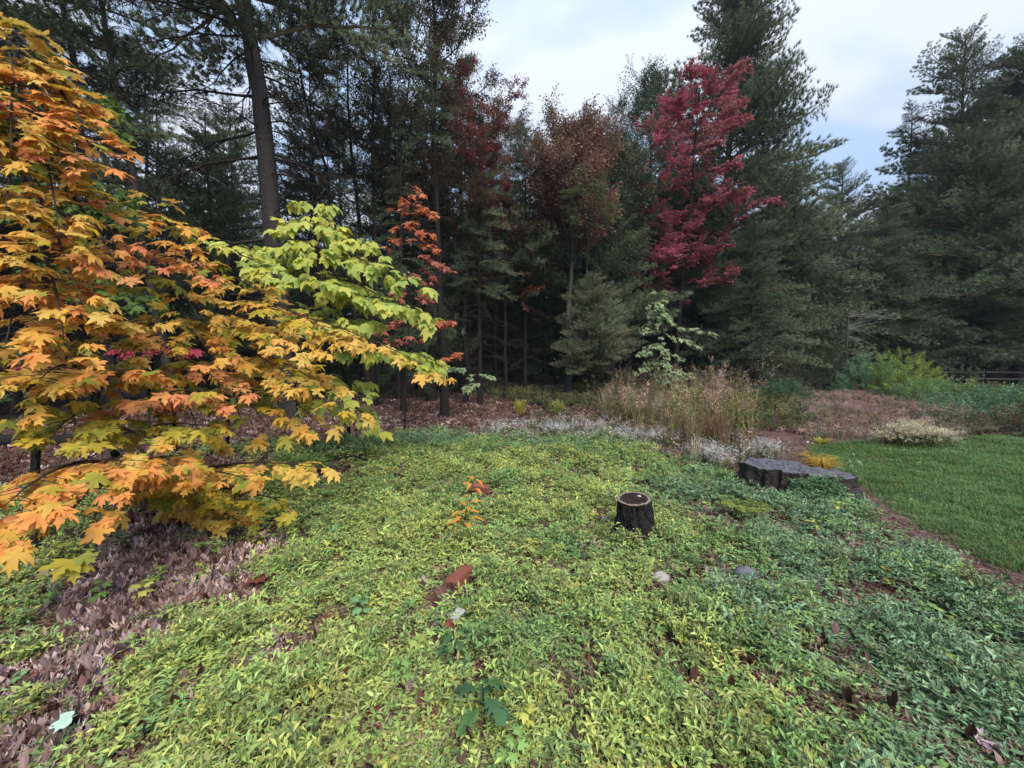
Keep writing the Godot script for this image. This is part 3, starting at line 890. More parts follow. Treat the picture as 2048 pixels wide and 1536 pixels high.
func right_side() -> void:
	conifer("spruce_tree", "blue green hemlock right of the crimson maple with drooping boughs to the ground", Vector3(16.63, 0, -23.00), {"h": 13.0, "r": 0.2, "low": 0.04, "reach": 4.4, "n": 130, "tint": NEEDLE, "kind": "hemlock", "cat": "hemlock tree"})
	conifer("white_pine", "shorter pine in the gap of sky between the tall pine and the right hand pines", Vector3(26.04, 0, -31.00), {"h": 17.5, "r": 0.2, "low": 0.05, "reach": 5.2, "n": 150, "tint": NEEDLE, "shape": "cone"})
	conifer("white_pine", "pine with bare upper stem and tufted top, leftmost of the right hand group", Vector3(29.27, 0, -29.00), {"h": 20.5, "r": 0.16, "low": 0.55, "reach": 3.6, "n": 70, "tint": NEEDLE, "shape": "flat", "dead": 30, "dead1": 0.75, "dead0": 0.4})
	conifer("white_pine", "twin slim pine stem right beside the tufted pine", Vector3(30.73, 0, -29.50), {"h": 18.5, "r": 0.14, "low": 0.5, "reach": 3.0, "n": 70, "tint": NEEDLE, "shape": "flat"})
	conifer("spruce_tree", "broad bushy hemlock with grey green boughs standing behind the bright green shrub", Vector3(22.97, 0, -24.00), {"h": 11.5, "r": 0.2, "low": 0.05, "reach": 4.6, "n": 140, "tint": NEEDLE, "kind": "hemlock", "cat": "hemlock tree"})
	conifer("white_pine", "tall layered pine with a pointed top in the right hand group, left of the tallest", Vector3(30.58, 0, -27.00), {"h": 23.5, "r": 0.24, "low": 0.12, "reach": 4.6, "n": 110, "shape": "column", "tint": NEEDLE, "rise0": 0.0, "rise1": 0.9})
	conifer("white_pine", "tall layered pine at the right edge of the picture with wide flat plates of needles", Vector3(34.02, 0, -26.00), {"h": 22.0, "r": 0.26, "low": 0.06, "reach": 6.0, "n": 135, "tint": NEEDLE, "shape": "column", "rise0": 0.0, "rise1": 0.8})
	conifer("white_pine", "dark pine in front of the right hand group, its lowest boughs hanging over the fence", Vector3(27.99, 0, -23.50), {"h": 15.0, "r": 0.22, "low": 0.1, "reach": 5.0, "n": 115, "tint": NEEDLE, "shape": "column"})
	conifer("white_pine", "rounded pine filling the skyline between the two tallest of the right hand group", Vector3(36.71, 0, -30.00), {"h": 23.0, "r": 0.22, "low": 0.1, "reach": 4.2, "n": 100, "tint": NEEDLE, "shape": "column", "rise0": 0.0, "rise1": 0.9})
	conifer("white_pine", "layered pine beyond the right edge of the picture beside the fence", Vector3(36.08, 0, -24.00), {"h": 22.0, "r": 0.26, "low": 0.06, "reach": 6.0, "n": 130, "tint": NEEDLE, "shape": "column", "rise0": 0.0})
	for k in 12:
		var d := rnd(36, 44)
		conifer("far_right_pine", "far pine standing in the dense row behind the right hand group", Vector3((1480.0 + 72 * k - 1024) / 768.0 * d, 0, -d), {"h": rnd(13, 17) if k < 4 else rnd(16, 22), "r": 0.2, "low": 0.03, "reach": 4.6, "n": 80, "tint": NEEDLE, "group": "row of pines behind the right hand group", "shape": "column"})
	# dead whitish branch
	var o := thing("dead_snag", "bare bleached dead branches sticking out of the dark hemlocks on the right", "dead tree", Vector3(17.32, 0, -20.00))
	var m := Mesher.new()
	m.tube([Vector3(0, 0, 0), Vector3(0.05, 2.5, 0), Vector3(0.0, 4.6, 0.1)], [0.07, 0.05, 0.02], 6)
	put("trunk", m.done(), M.grey_bark, o)
	for k in 9:
		var h := rnd(2.8, 4.5)
		var b := Mesher.new()
		var e := Vector3(rnd(0.4, 2.0), h - rnd(-0.5, 0.7), rnd(0, 0.8))
		b.tube([Vector3(0.03, h, 0), Vector3(0.03, h + 0.12, 0).lerp(e, 0.5), e], [0.022, 0.016, 0.006], 5)
		for j in 5:
			var q := Vector3(0.03, h + 0.1, 0).lerp(e, rnd(0.4, 1))
			b.strand(q, q + Vector3(rnd(0.1, 0.5), rnd(-0.4, 0.3), rnd(-0.2, 0.2)), 0.016, Color.WHITE)
		put("branch", b.done(), M.pale_twig, o)
	# shrubs at the back of the lawn
	bush("shrub", "bright yellow green rounded shrub at the back of the garden in front of the fence", Vector3(17.27, 0, -17.00), Vector3(1.5, 2.15, 1.3), 520, 0.3, [Color(0.32, 0.46, 0.11), Color(0.38, 0.50, 0.13), Color(0.25, 0.38, 0.1)])
	bush("shrub", "dark green leafy bush just left of the bright green shrub", Vector3(16.07, 0, -17.50), Vector3(1.15, 2.0, 1.0), 180, 0.42, [Color(0.14, 0.27, 0.15), Color(0.19, 0.33, 0.2)])
	bush("shrub", "tall dark bush with small leaves in front of the hemlocks, left of the leafy bushes", Vector3(15.59, 0, -19.00), Vector3(1.4, 2.7, 1.2), 200, 0.5, [Color(0.05, 0.085, 0.045), Color(0.07, 0.11, 0.055)])
	bush("shrub", "low arching green shrub spreading right below the bright green shrub", Vector3(16.75, 0, -15.50), Vector3(1.2, 0.95, 1.0), 170, 0.4, [Color(0.17, 0.3, 0.14), Color(0.22, 0.36, 0.16)])
	bush("shrub", "mounded green shrub whose yellowish top rises before the fence rails", Vector3(17.10, 0, -13.97), Vector3(1.5, 0.75, 1.2), 170, 0.45, [Color(0.2, 0.31, 0.12), Color(0.16, 0.28, 0.13), Color(0.25, 0.33, 0.11)])
	bush("shrub", "wide low blue green shrub bed at the right edge behind the lawn", Vector3(13.01, 0, -9.87), Vector3(2.2, 0.85, 1.3), 220, 0.42, [Color(0.15, 0.29, 0.18), Color(0.19, 0.34, 0.21), Color(0.13, 0.23, 0.13)])
	bush("shrub", "small rounded green shrub at the left end of the pinkish flower bed", Vector3(10.24, 0, -14.48), Vector3(1.0, 0.95, 0.9), 110, 0.4, [Color(0.08, 0.17, 0.09), Color(0.11, 0.2, 0.11)])
	bush("shrub", "brown twiggy shrub behind the small rounded green shrub", Vector3(13.28, 0, -18.29), Vector3(1.2, 1.9, 0.9), 80, 0.5, [Color(0.1, 0.08, 0.07), Color(0.14, 0.1, 0.08), Color(0.08, 0.08, 0.06)], "plume")
	bush("shrub", "reddish brown low shrub at the right edge of the lawn under the blue green bed", Vector3(11.27, 0, -8.33), Vector3(1.0, 0.5, 0.7), 90, 0.35, [Color(0.16, 0.1, 0.06), Color(0.1, 0.12, 0.06)])
	maple("dogwood", "pale leaved green sapling with one long arm, right of the black stemmed pine", [Vector3(5.96, 0, -14.50), Vector3(5.86, 1.74, -14.50), Vector3(5.55, 3.24, -14.50), Vector3(5.38, 4.35, -14.50)], 0.035, [
		[0.95, Vector3(5.68, 3.96, -14.40), "pale", 0.4, 0.7], [0.85, Vector3(5.28, 3.40, -14.30), "pale", 0.5, 0.7], [0.65, Vector3(5.63, 2.47, -14.20), "pale", 0.6, 0.7], [0.35, Vector3(4.66, 1.37, -14.00), "pale", 0.6, 0.7], [0.3, Vector3(5.58, 1.00, -14.00), "pale", 0.6, 0.7], [0.99, Vector3(5.40, 4.29, -14.40), "pale", 0.33, 0.7], [0.9, Vector3(5.19, 3.76, -14.30), "pale", 0.55, 0.7], [0.8, Vector3(5.90, 3.11, -14.20), "pale", 0.55, 0.7], [0.75, Vector3(5.07, 2.84, -14.20), "pale", 0.66, 0.7], [0.6, Vector3(7.56, 2.69, -14.20), "pale", 0.50, 0.7], [0.55, Vector3(6.79, 2.28, -14.10), "pale", 0.55, 0.7], [0.5, Vector3(4.87, 2.01, -14.10), "pale", 0.66, 0.7], [0.45, Vector3(5.93, 1.82, -14.00), "pale", 0.77, 0.7], [0.4, Vector3(5.21, 1.46, -14.00), "pale", 0.77, 0.7], [0.3, Vector3(6.12, 1.28, -14.00), "pale", 0.66, 0.7]], "broad", 0.13, "sapling")
	# fence
	var f := thing("fence", "grey wooden post and rail fence behind the shrubs at the right edge", "fence", Vector3(22.0, 0, -22.5))
	var step := Vector3(2.6, 0, 0.15)
	for k in 6:
		var post := BoxMesh.new()
		post.size = Vector3(0.13, 1.3, 0.13)
		put("post", post, M.fence, f, Transform3D(Basis(Vector3.UP, 0.1 * k), step * k + Vector3(0, 0.65, 0)))
		if k < 5:
			for h in [0.35, 0.75, 1.12]:
				var rail := Mesher.new()
				rail.tube([step * k + Vector3(0.05, h + rnd(-0.03, 0.03), 0.1), step * (k + 0.5) + Vector3(0, h + rnd(-0.02, 0.02), 0.1), step * (k + 1.0) + Vector3(-0.05, h + rnd(-0.03, 0.03), 0.1)], [0.06, 0.065, 0.06], 6)
				put("rail", rail.done(), M.fence, f)

func maples() -> void:
	# orange maple, far left
	maple("orange_maple", "tall sugar maple at the left edge with orange and yellow leaves in flat layers", [Vector3(-3.80, -0.01, -3.00), Vector3(-3.72, 1.59, -3.00), Vector3(-3.64, 2.79, -2.95), Vector3(-3.58, 3.73, -2.90), Vector3(-3.63, 4.04, -2.90)], 0.03, [
		[0.99, Vector3(-3.17, 3.72, -2.60), "gold", 0.22, 0.5], [0.95, Vector3(-3.13, 3.46, -2.70), "gold", 0.24, 0.5], [0.9, Vector3(-2.99, 3.26, -2.40), "gold", 0.25, 0.6],
		[0.86, Vector3(-2.67, 2.87, -2.60), "orange", 0.3, 0.5], [0.84, Vector3(-2.94, 3.11, -2.50), "orange", 0.26, 0.5], [0.8, Vector3(-2.86, 2.85, -2.50), "salmon", 0.26, 0.5], [0.8, Vector3(-2.92, 2.80, -2.30), "gold", 0.26, 0.6],
		[0.7, Vector3(-2.90, 2.54, -2.60), "olive", 0.3, 0.6], [0.68, Vector3(-2.78, 2.35, -2.40), "gold", 0.3, 0.5], [0.66, Vector3(-2.98, 2.40, -2.30), "gold", 0.3, 0.5], [0.6, Vector3(-2.59, 2.12, -2.60), "salmon", 0.34, 0.5],
		[0.55, Vector3(-2.67, 1.95, -2.40), "gold", 0.36, 0.5], [0.5, Vector3(-2.91, 2.05, -2.30), "orange", 0.36, 0.5], [0.45, Vector3(-2.67, 1.67, -2.30), "orange", 0.36, 0.5], [0.42, Vector3(-2.90, 1.64, -2.20), "orange", 0.36, 0.5], [0.62, Vector3(-3.08, 2.69, -3.20), "olive", 0.3, 0.5], [0.3, Vector3(-3.02, 1.25, -2.30), "gold", 0.36, 0.5], [0.3, Vector3(-2.98, 1.14, -2.60), "olive", 0.36, 0.6]], "sugar", 0.105)
	# the leaning maple whose low limbs reach the camera
	maple("orange_maple", "leaning maple with big bright orange leaves hanging low over the ground in the left foreground", [Vector3(-3.93, 0.00, -4.10), Vector3(-3.96, 0.37, -3.90), Vector3(-3.85, 0.96, -3.60), Vector3(-3.80, 1.59, -3.40), Vector3(-3.88, 2.14, -3.20)], 0.045, [
		[0.1, Vector3(-1.51, 0.77, -2.90), "gold", 0.26, 0.7], [0.12, Vector3(-1.87, 0.73, -2.70), "orange", 0.3, 0.7], [0.08, Vector3(-1.74, 0.44, -3.00), "olive", 0.2, 0.8], [0.05, Vector3(-2.18, 0.23, -3.10), "gold", 0.18, 0.7],
		[0.25, Vector3(-2.23, 0.85, -1.95), "orange", 0.36, 0.7], [0.25, Vector3(-2.18, 0.71, -1.75), "orange", 0.34, 0.7], [0.3, Vector3(-2.42, 0.88, -1.80), "orange", 0.34, 0.7], [0.2, Vector3(-2.16, 0.92, -2.40), "orange", 0.36, 0.6], [0.2, Vector3(-2.30, 0.97, -2.20), "orange", 0.36, 0.6],
		[0.5, Vector3(-2.21, 1.37, -2.80), "salmon", 0.36, 0.6], [0.45, Vector3(-2.47, 1.00, -2.60), "gold", 0.36, 0.6], [0.6, Vector3(-2.65, 1.52, -2.60), "orange", 0.4, 0.5], [0.55, Vector3(-2.79, 1.10, -2.30), "olive", 0.36, 0.6], [0.7, Vector3(-2.83, 1.46, -2.30), "gold", 0.4, 0.5], [0.75, Vector3(-2.66, 1.88, -2.80), "gold", 0.4, 0.5], [0.85, Vector3(-2.95, 1.86, -2.70), "orange", 0.36, 0.5], [0.4, Vector3(-2.37, 1.09, -2.90), "olive", 0.36, 0.6], [0.15, Vector3(-2.28, 0.52, -2.90), "olive", 0.3, 0.7]], "sugar", 0.105)
	# slender stems in the middle of the mass
	maple("gold_maple", "slender maple with salmon and yellow leaves, second stem from the left edge", [Vector3(-3.54, 0.66, -4.00), Vector3(-3.44, 1.75, -3.90), Vector3(-3.35, 2.45, -3.80), Vector3(-3.36, 3.10, -3.70)], 0.02, [
		[0.98, Vector3(-3.22, 3.08, -3.50), "gold", 0.28, 0.5], [0.95, Vector3(-2.76, 2.56, -3.30), "orange", 0.26, 0.5], [0.85, Vector3(-3.27, 2.89, -3.40), "olive", 0.3, 0.5], [0.8, Vector3(-2.88, 2.36, -3.10), "salmon", 0.36, 0.5], [0.75, Vector3(-2.40, 2.25, -3.20), "salmon", 0.26, 0.5], [0.7, Vector3(-3.29, 2.23, -3.30), "olive", 0.36, 0.5], [0.62, Vector3(-2.66, 1.93, -3.30), "gold", 0.36, 0.5],
		[0.5, Vector3(-2.88, 1.67, -3.20), "gold", 0.36, 0.5], [0.45, Vector3(-2.47, 1.59, -3.20), "orange", 0.34, 0.6], [0.35, Vector3(-3.11, 1.30, -3.20), "olive", 0.36, 0.5], [0.3, Vector3(-2.32, 1.26, -3.20), "salmon", 0.34, 0.6], [0.25, Vector3(-2.70, 0.94, -3.30), "olive", 0.34, 0.6], [0.6, Vector3(-3.48, 2.60, -3.30), "salmon", 0.3, 0.5]], "sugar", 0.105)
	maple("gold_maple", "slender golden yellow maple whose long limb crosses before the lime green maple", [Vector3(-3.44, 0.52, -4.60), Vector3(-3.31, 1.73, -4.50), Vector3(-3.19, 2.51, -4.40), Vector3(-3.21, 2.92, -4.30)], 0.022, [
		[0.98, Vector3(-2.84, 2.78, -4.00), "lime", 0.34, 0.5], [0.9, Vector3(-2.46, 2.50, -4.00), "lime", 0.34, 0.5], [0.85, Vector3(-3.20, 2.63, -4.00), "gold", 0.34, 0.5], [0.7, Vector3(-2.34, 2.10, -3.90), "gold", 0.36, 0.5], [0.6, Vector3(-1.60, 1.75, -3.80), "gold", 0.36, 0.6], [0.55, Vector3(-0.73, 1.47, -3.90), "gold", 0.36, 0.7], [0.5, Vector3(-1.89, 1.69, -3.60), "gold", 0.4, 0.6],
		[0.35, Vector3(-1.57, 1.14, -3.70), "gold", 0.4, 0.7], [0.35, Vector3(-1.99, 1.36, -3.60), "gold", 0.4, 0.6], [0.3, Vector3(-1.91, 0.95, -3.80), "gold", 0.36, 0.7], [0.2, Vector3(-2.35, 0.92, -3.70), "olive", 0.36, 0.6], [0.45, Vector3(-2.58, 1.80, -3.80), "olive", 0.4, 0.5], [0.25, Vector3(-2.71, 0.80, -3.80), "gold", 0.36, 0.6]], "sugar", 0.135)
	# lime green broad leaved maple
	maple("lime_maple", "broad leaved maple with large drooping lime green leaves left of the picture centre", [Vector3(-3.15, 0.09, -7.40), Vector3(-3.00, 1.28, -6.90), Vector3(-2.95, 2.20, -6.30), Vector3(-2.84, 3.17, -6.00), Vector3(-2.91, 3.91, -5.80)], 0.035, [
		[0.99, Vector3(-2.85, 3.87, -5.60), "lime", 0.4, 1.4], [0.97, Vector3(-2.92, 3.55, -5.40), "lime", 0.5, 1.4], [0.95, Vector3(-2.26, 3.31, -5.30), "lime", 0.5, 1.4], [0.85, Vector3(-2.51, 3.05, -5.10), "lime", 0.6, 1.4], [0.8, Vector3(-3.50, 2.82, -5.20), "lime", 0.5, 1.3], [0.78, Vector3(-1.70, 2.74, -5.00), "lime", 0.6, 1.4], [0.68, Vector3(-2.42, 2.62, -4.90), "lime", 0.65, 1.4], [0.58, Vector3(-1.32, 2.32, -5.00), "lime", 0.6, 1.4], [0.5, Vector3(-1.93, 2.12, -4.90), "lime", 0.6, 1.4], [0.93, Vector3(-2.48, 3.48, -5.40), "lime", 0.4, 1.4], [0.9, Vector3(-1.93, 3.14, -5.30), "lime", 0.5, 1.4], [0.88, Vector3(-3.20, 3.45, -5.40), "lime", 0.45, 1.4], [0.8, Vector3(-3.49, 3.14, -5.40), "lime", 0.5, 1.3], [0.8, Vector3(-1.30, 2.69, -5.20), "lime", 0.55, 1.4], [0.72, Vector3(-3.10, 2.69, -5.20), "lime", 0.5, 1.3], [0.7, Vector3(-2.09, 2.45, -5.00), "lime", 0.6, 1.4],
		[0.68, Vector3(-1.61, 2.34, -5.10), "lime", 0.55, 1.4], [0.62, Vector3(-1.00, 2.15, -5.20), "lime", 0.55, 1.4], [0.6, Vector3(-3.05, 2.09, -5.20), "lime", 0.5, 1.3], [0.5, Vector3(-2.48, 2.07, -5.00), "lime", 0.5, 1.3], [0.4, Vector3(-0.89, 1.52, -5.30), "lime", 0.55, 1.5], [0.35, Vector3(-1.51, 1.75, -5.20), "lime", 0.5, 1.4], [0.25, Vector3(-2.10, 1.14, -5.30), "lime", 0.4, 1.4], [0.15, Vector3(-2.01, 0.60, -5.60), "lime", 0.28, 1.4]], "broad", 0.155)
	# coral saplings in front of the dark wood
	maple("coral_maple", "thin sapling with coral red leaves and a pointed top in front of the dark wood", [Vector3(-2.55, -0.08, -9.00), Vector3(-2.44, 1.90, -9.00), Vector3(-2.33, 3.97, -9.00), Vector3(-2.20, 5.50, -9.00)], 0.02, [
		[0.99, Vector3(-2.16, 5.50, -9.00), "coral", 0.3, 0.6], [0.97, Vector3(-2.37, 5.29, -8.90), "coral", 0.4, 0.7], [0.94, Vector3(-2.23, 4.97, -8.80), "coral", 0.5, 0.6], [0.92, Vector3(-1.84, 5.02, -8.80), "coral", 0.45, 0.6], [0.86, Vector3(-2.46, 4.62, -8.60), "coral", 0.5, 0.6], [0.84, Vector3(-1.80, 4.41, -8.60), "coral", 0.55, 0.6], [0.66, Vector3(-1.95, 3.51, -8.70), "rose", 0.5, 0.6], [0.8, Vector3(-2.72, 4.28, -8.70), "coral", 0.45, 0.5], [0.78, Vector3(-1.94, 4.22, -8.70), "coral", 0.45, 0.5], [0.7, Vector3(-1.46, 3.75, -8.80), "rose", 0.5, 0.5], [0.6, Vector3(-2.29, 3.12, -8.70), "rose", 0.5, 0.5], [0.55, Vector3(-1.88, 3.04, -8.90), "rose", 0.4, 0.5], [0.45, Vector3(-3.01, 2.35, -8.80), "rose", 0.5, 0.5], [0.4, Vector3(-1.39, 2.56, -8.70), "coral", 0.35, 0.5], [0.35, Vector3(-2.21, 2.23, -8.80), "rose", 0.55, 0.5], [0.2, Vector3(-1.25, 1.84, -8.80), "coral", 0.35, 0.6], [0.25, Vector3(-2.85, 2.13, -9.00), "rose", 0.5, 0.5]], "sugar", 0.14)
	# crimson understorey and small green ones
	maple("crimson_shrub", "low crimson leaved shrub seen through the orange maple at the far left", [Vector3(-6.41, 0.67, -5.60), Vector3(-6.44, 1.48, -5.60), Vector3(-6.57, 1.77, -5.60)], 0.012, [[0.9, Vector3(-6.77, 1.48, -5.40), "crimson", 0.4, 0.5], [0.85, Vector3(-5.93, 1.52, -5.40), "crimson", 0.4, 0.5], [0.7, Vector3(-6.12, 1.52, -5.20), "crimson", 0.5, 0.5]], "broad", 0.11, "shrub")
	maple("crimson_shrub", "crimson leaved shrub seen through the middle of the yellow maples", [Vector3(-5.50, 0.64, -5.80), Vector3(-5.53, 1.63, -5.80), Vector3(-5.73, 2.15, -5.80)], 0.012, [[0.95, Vector3(-5.72, 2.09, -5.60), "crimson", 0.35, 0.5], [0.8, Vector3(-5.21, 1.80, -5.40), "crimson", 0.45, 0.5], [0.7, Vector3(-4.58, 1.76, -5.40), "crimson", 0.45, 0.5], [0.75, Vector3(-4.78, 1.72, -5.30), "crimson", 0.5, 0.5]], "broad", 0.11, "shrub")
	maple("green_maple", "dark green young maple behind the orange one near the left edge", [Vector3(-7.76, 0.96, -6.50), Vector3(-7.40, 4.28, -6.50), Vector3(-7.34, 6.66, -6.50)], 0.03, [[0.95, Vector3(-7.40, 6.35, -6.20), "green", 0.6, 0.6], [0.9, Vector3(-6.29, 5.54, -6.00), "green", 0.7, 0.6], [0.85, Vector3(-7.13, 5.40, -6.00), "green", 0.7, 0.6], [0.8, Vector3(-6.17, 5.11, -6.00), "green", 0.7, 0.6], [0.6, Vector3(-6.14, 4.22, -6.00), "green", 0.7, 0.6], [0.55, Vector3(-7.38, 3.92, -6.00), "green", 0.7, 0.6], [0.5, Vector3(-5.93, 3.77, -6.00), "green", 0.7, 0.6], [0.35, Vector3(-6.51, 2.86, -6.00), "green", 0.7, 0.6], [0.3, Vector3(-5.61, 2.48, -6.00), "green", 0.7, 0.6]], "sugar", 0.15)
	maple("green_maple", "small green maple low between the golden and the lime green maples", [Vector3(-3.67, 0.25, -6.60), Vector3(-3.68, 1.30, -6.50), Vector3(-3.73, 2.31, -6.50)], 0.02, [[0.9, Vector3(-4.05, 2.11, -6.20), "green", 0.5, 0.6], [0.7, Vector3(-3.62, 1.63, -6.00), "green", 0.5, 0.6], [0.6, Vector3(-4.71, 1.63, -6.20), "green", 0.6, 0.6], [0.4, Vector3(-4.26, 1.08, -6.00), "green", 0.5, 0.6], [0.5, Vector3(-3.00, 1.47, -6.00), "green", 0.5, 0.6], [0.3, Vector3(-2.62, 1.00, -6.00), "lime", 0.5, 0.9]], "sugar", 0.15)
	maple("pale_maple", "small sapling with pale green leaves right of the thick dark trunk", [Vector3(-0.96, 0.41, -12.50), Vector3(-1.04, 1.06, -12.50), Vector3(-1.20, 1.47, -12.50)], 0.012, [[0.9, Vector3(-1.98, 1.47, -12.30), "pale", 0.4, 0.6], [0.8, Vector3(-1.10, 1.23, -12.20), "pale", 0.5, 0.6], [0.5, Vector3(-1.50, 0.84, -12.20), "pale", 0.35, 0.6]], "broad", 0.16, "sapling")

func scatter(n: int, x0: float, x1: float, z0: float, z1: float, ok: Callable) -> Array:
	var out := []
	var tries := 0
	while out.size() < n and tries < n * 8:
		tries += 1
		var x := rnd(x0, x1)
		var z := rnd(z0, z1)
		if ok.call(x, z):
			out.append(Vector3(x, 0, z))
	return out

func bare(x: float, z: float) -> float:
	# patches of leaf litter where the creeper is thin
	var b := 0.0
	for q in [[-3.25, -3.7, 0.75], [-2.95, -3.0, 0.5], [-2.5, -2.3, 0.38], [-2.7, -2.8, 0.5], [-2.1, -2.95, 0.45], [-2.0, -2.5, 0.3], [-2.3, -1.75, 0.3], [-3.9, -4.6, 0.9], [1.95, -3.65, 0.38], [-2.4, -5.3, 0.5], [-4.6, -5.9, 0.9], [-2.05, -1.95, 0.32], [-1.9, -1.5, 0.25]]:
		var d: float = Vector2(x - q[0], z - q[1]).length() / q[2]
		b = maxf(b, clampf(1.6 - d * 1.4, 0, 1))
	return b

func cover() -> void:
	# creeping ground cover
	var places := []
	var colors := []
	var yellow := [Color(0.393, 0.503, 0.160), Color(0.334, 0.463, 0.151), Color(0.270, 0.398, 0.138), Color(0.444, 0.499, 0.152), Color(0.216, 0.315, 0.117), Color(0.327, 0.350, 0.138)]
	var green := [Color(0.235, 0.388, 0.140), Color(0.188, 0.341, 0.130), Color(0.302, 0.427, 0.150), Color(0.144, 0.239, 0.096), Color(0.250, 0.292, 0.125)]
	var teal := [Color(0.187, 0.328, 0.184), Color(0.148, 0.265, 0.152), Color(0.245, 0.395, 0.224), Color(0.229, 0.348, 0.165), Color(0.188, 0.232, 0.136)]  # darker green leaves, with the bluish sky sheen painted into their colour
	var pts := scatter(18500, -5.9, 4.0, -8.5, -0.5, func(x, z):
		var d := Vector2(x, z).length()
		if rng.randf() > clampf(2.6 / d, 0.0, 1.0) or not inside(x + rnd(-0.12, 0.12), z + rnd(-0.15, 0.15), VINCA):
			return false
		for w in [[-0.36, -2.58, 0.16], [1.04, -2.62, 0.1], [1.66, -2.66, 0.11], [-0.37, -4.5, 0.15]]:
			if absf(x - w[0]) < w[2] and z > w[1] - 0.1 and z < w[1] + 0.24:
				return false
		if Vector2(x - 1.09, z + 3.3).length() < 0.19 or Vector2((x - 3.4) * 0.62, (z + 4.5 - 0.3 * (x - 3.4)) * 1.05).length() < 0.44:
			return false
		var thin := bare(x, z) * 0.93 + clampf(0.24 + 1.6 * patches.get_noise_2d(x * 4.2 + 40, z * 4.2) + 1.1 * patches.get_noise_2d(x * 9.0, z * 9.0 + 40), 0.0, 0.85)
		if x < -2.2 and z > -6.0:
			thin += 0.25
		return rng.randf() > thin)
	for q in pts:
		var d := Vector2(q.x, q.z).length()
		var n := patches.get_noise_2d(q.x * 1.3, q.z * 1.3)
		var side := clampf((q.x - 0.55 - 0.28 * (-q.z - 2.0)) / 1.3, 0, 1)
		var back := clampf((-q.z - 6.2) / 1.2, 0, 1)
		var t := maxf(side, back * 0.9) + n * 0.8 + rnd(-0.25, 0.25)
		var set_: Array = yellow if t < 0.2 else (green if t < 0.72 else teal)
		places.append(upright(q, rnd(0.7, 1.3) * (0.85 + 0.05 * d), 0.3, clampf(1.0 + 1.5 * patches.get_noise_2d(q.x * 2.6, q.z * 2.6 + 60), 0.5, 1.6)))
		colors.append(vary(pick(set_), 0.22))
	stuff("ground_cover", "creeping ground cover, yellow green in the middle and darker green at the right", "ground cover", meshes.sprig, M.waxy, places, colors)
	var wp := []
	var wc := []
	for q in scatter(150, -4.5, 3.5, -8.0, -1.2, func(x, z): return inside(x, z, VINCA) and Vector2(x - 1.3, z + 2.6).length() > 0.5 and Vector2(x + 0.36, z + 2.5).length() > 0.4 and rng.randf() < 2.5 / Vector2(x, z).length()):
		wp.append(upright(q + Vector3(0, 0.03, 0), rnd(0.45, 0.85), 0.3))
		wc.append(vary(pick([Color(0.2, 0.34, 0.1), Color(0.3, 0.42, 0.1), Color(0.14, 0.26, 0.11), Color(0.42, 0.44, 0.1)]), 0.2))
	var sm := []
	for k in 3:
		var m := Mesher.new()
		m.tube([Vector3.ZERO, Vector3(rnd(-0.03, 0.03), 0.1, 0), Vector3(rnd(-0.05, 0.05), 0.17, rnd(-0.04, 0.04))], [0.003, 0.0025, 0.0015], 4, Color(0.5, 0.4, 0.3))
		for j in 7:
			var a := j * 2.4
			var f := Vector3(cos(a), rnd(-0.3, 0.3), sin(a)).normalized()
			m.cut(facing(f, (Vector3.UP + around(0, 0.4)).normalized(), 1.0, Vector3(0, 0.06 + 0.016 * j, 0) + f * 0.02), [OAK, BROAD, SUGAR][k], rnd(0.04, 0.07), Color.WHITE * rnd(0.75, 1.2), rnd(0.2, 0.9), Color.WHITE)
		sm.append(m.done(false))
	stuff("weed_seedlings", "scattered small broad leaved weeds standing in the creeping ground cover", "weeds", sm, M.waxy, wp, wc)
	# litter
	var lm := []
	for k in 5:
		var m := Mesher.new()
		for j in 8:
			var o := around(0, 0.13) + Vector3(0, rnd(0.004, 0.025), 0)
			var f := Vector3(rnd(-1, 1), rnd(-0.15, 0.2), rnd(-1, 1)).normalized()
			var xf := facing(f, (Vector3.UP + around(0, 0.35)).normalized(), 1.0, o)
			var sh := rnd(0.5, 1.4)
			m.cut(xf, pick([OAK, BROAD, OAK, SUGAR]), rnd(0.035, 0.07), Color(sh, sh * rnd(0.85, 1.1), sh * rnd(0.8, 1.15)), rnd(-2.2, 2.2), Color(sh, sh, sh) * 0.9)
		lm.append(m.done(false))
	places = []
	colors = []
	var browns := [Color(0.17, 0.10, 0.08), Color(0.23, 0.15, 0.125), Color(0.12, 0.07, 0.055), Color(0.30, 0.22, 0.20), Color(0.18, 0.085, 0.07)]
	var ashen := [Color(0.547, 0.437, 0.435), Color(0.428, 0.325, 0.326), Color(0.641, 0.515, 0.511), Color(0.320, 0.213, 0.200)]
	for q in scatter(17000, -14, 6.5, -22, -0.6, func(x, z):
			var d := Vector2(x, z).length()
			if inside(x, z, LAWN) or inside(x, z, PATH):
				return false
			return rng.randf() < clampf(3.0 / d, 0, 1)):
		places.append(upright(q, rnd(0.6, 1.2), 0.3))
		var pale := 0.0
		for w in [[-2.75, -2.75, 0.5], [-2.5, -2.3, 0.35], [-3.2, -3.1, 0.5], [-2.35, -1.8, 0.3], [-2.2, -2.9, 0.3], [-1.9, -1.55, 0.2]]:
			if Vector2(q.x - w[0], q.z - w[1]).length() < w[2]:
				pale = 1.0
		colors.append(vary(pick(ashen if rng.randf() < (0.8 if pale > 0 else 0.14) else browns), 0.3))
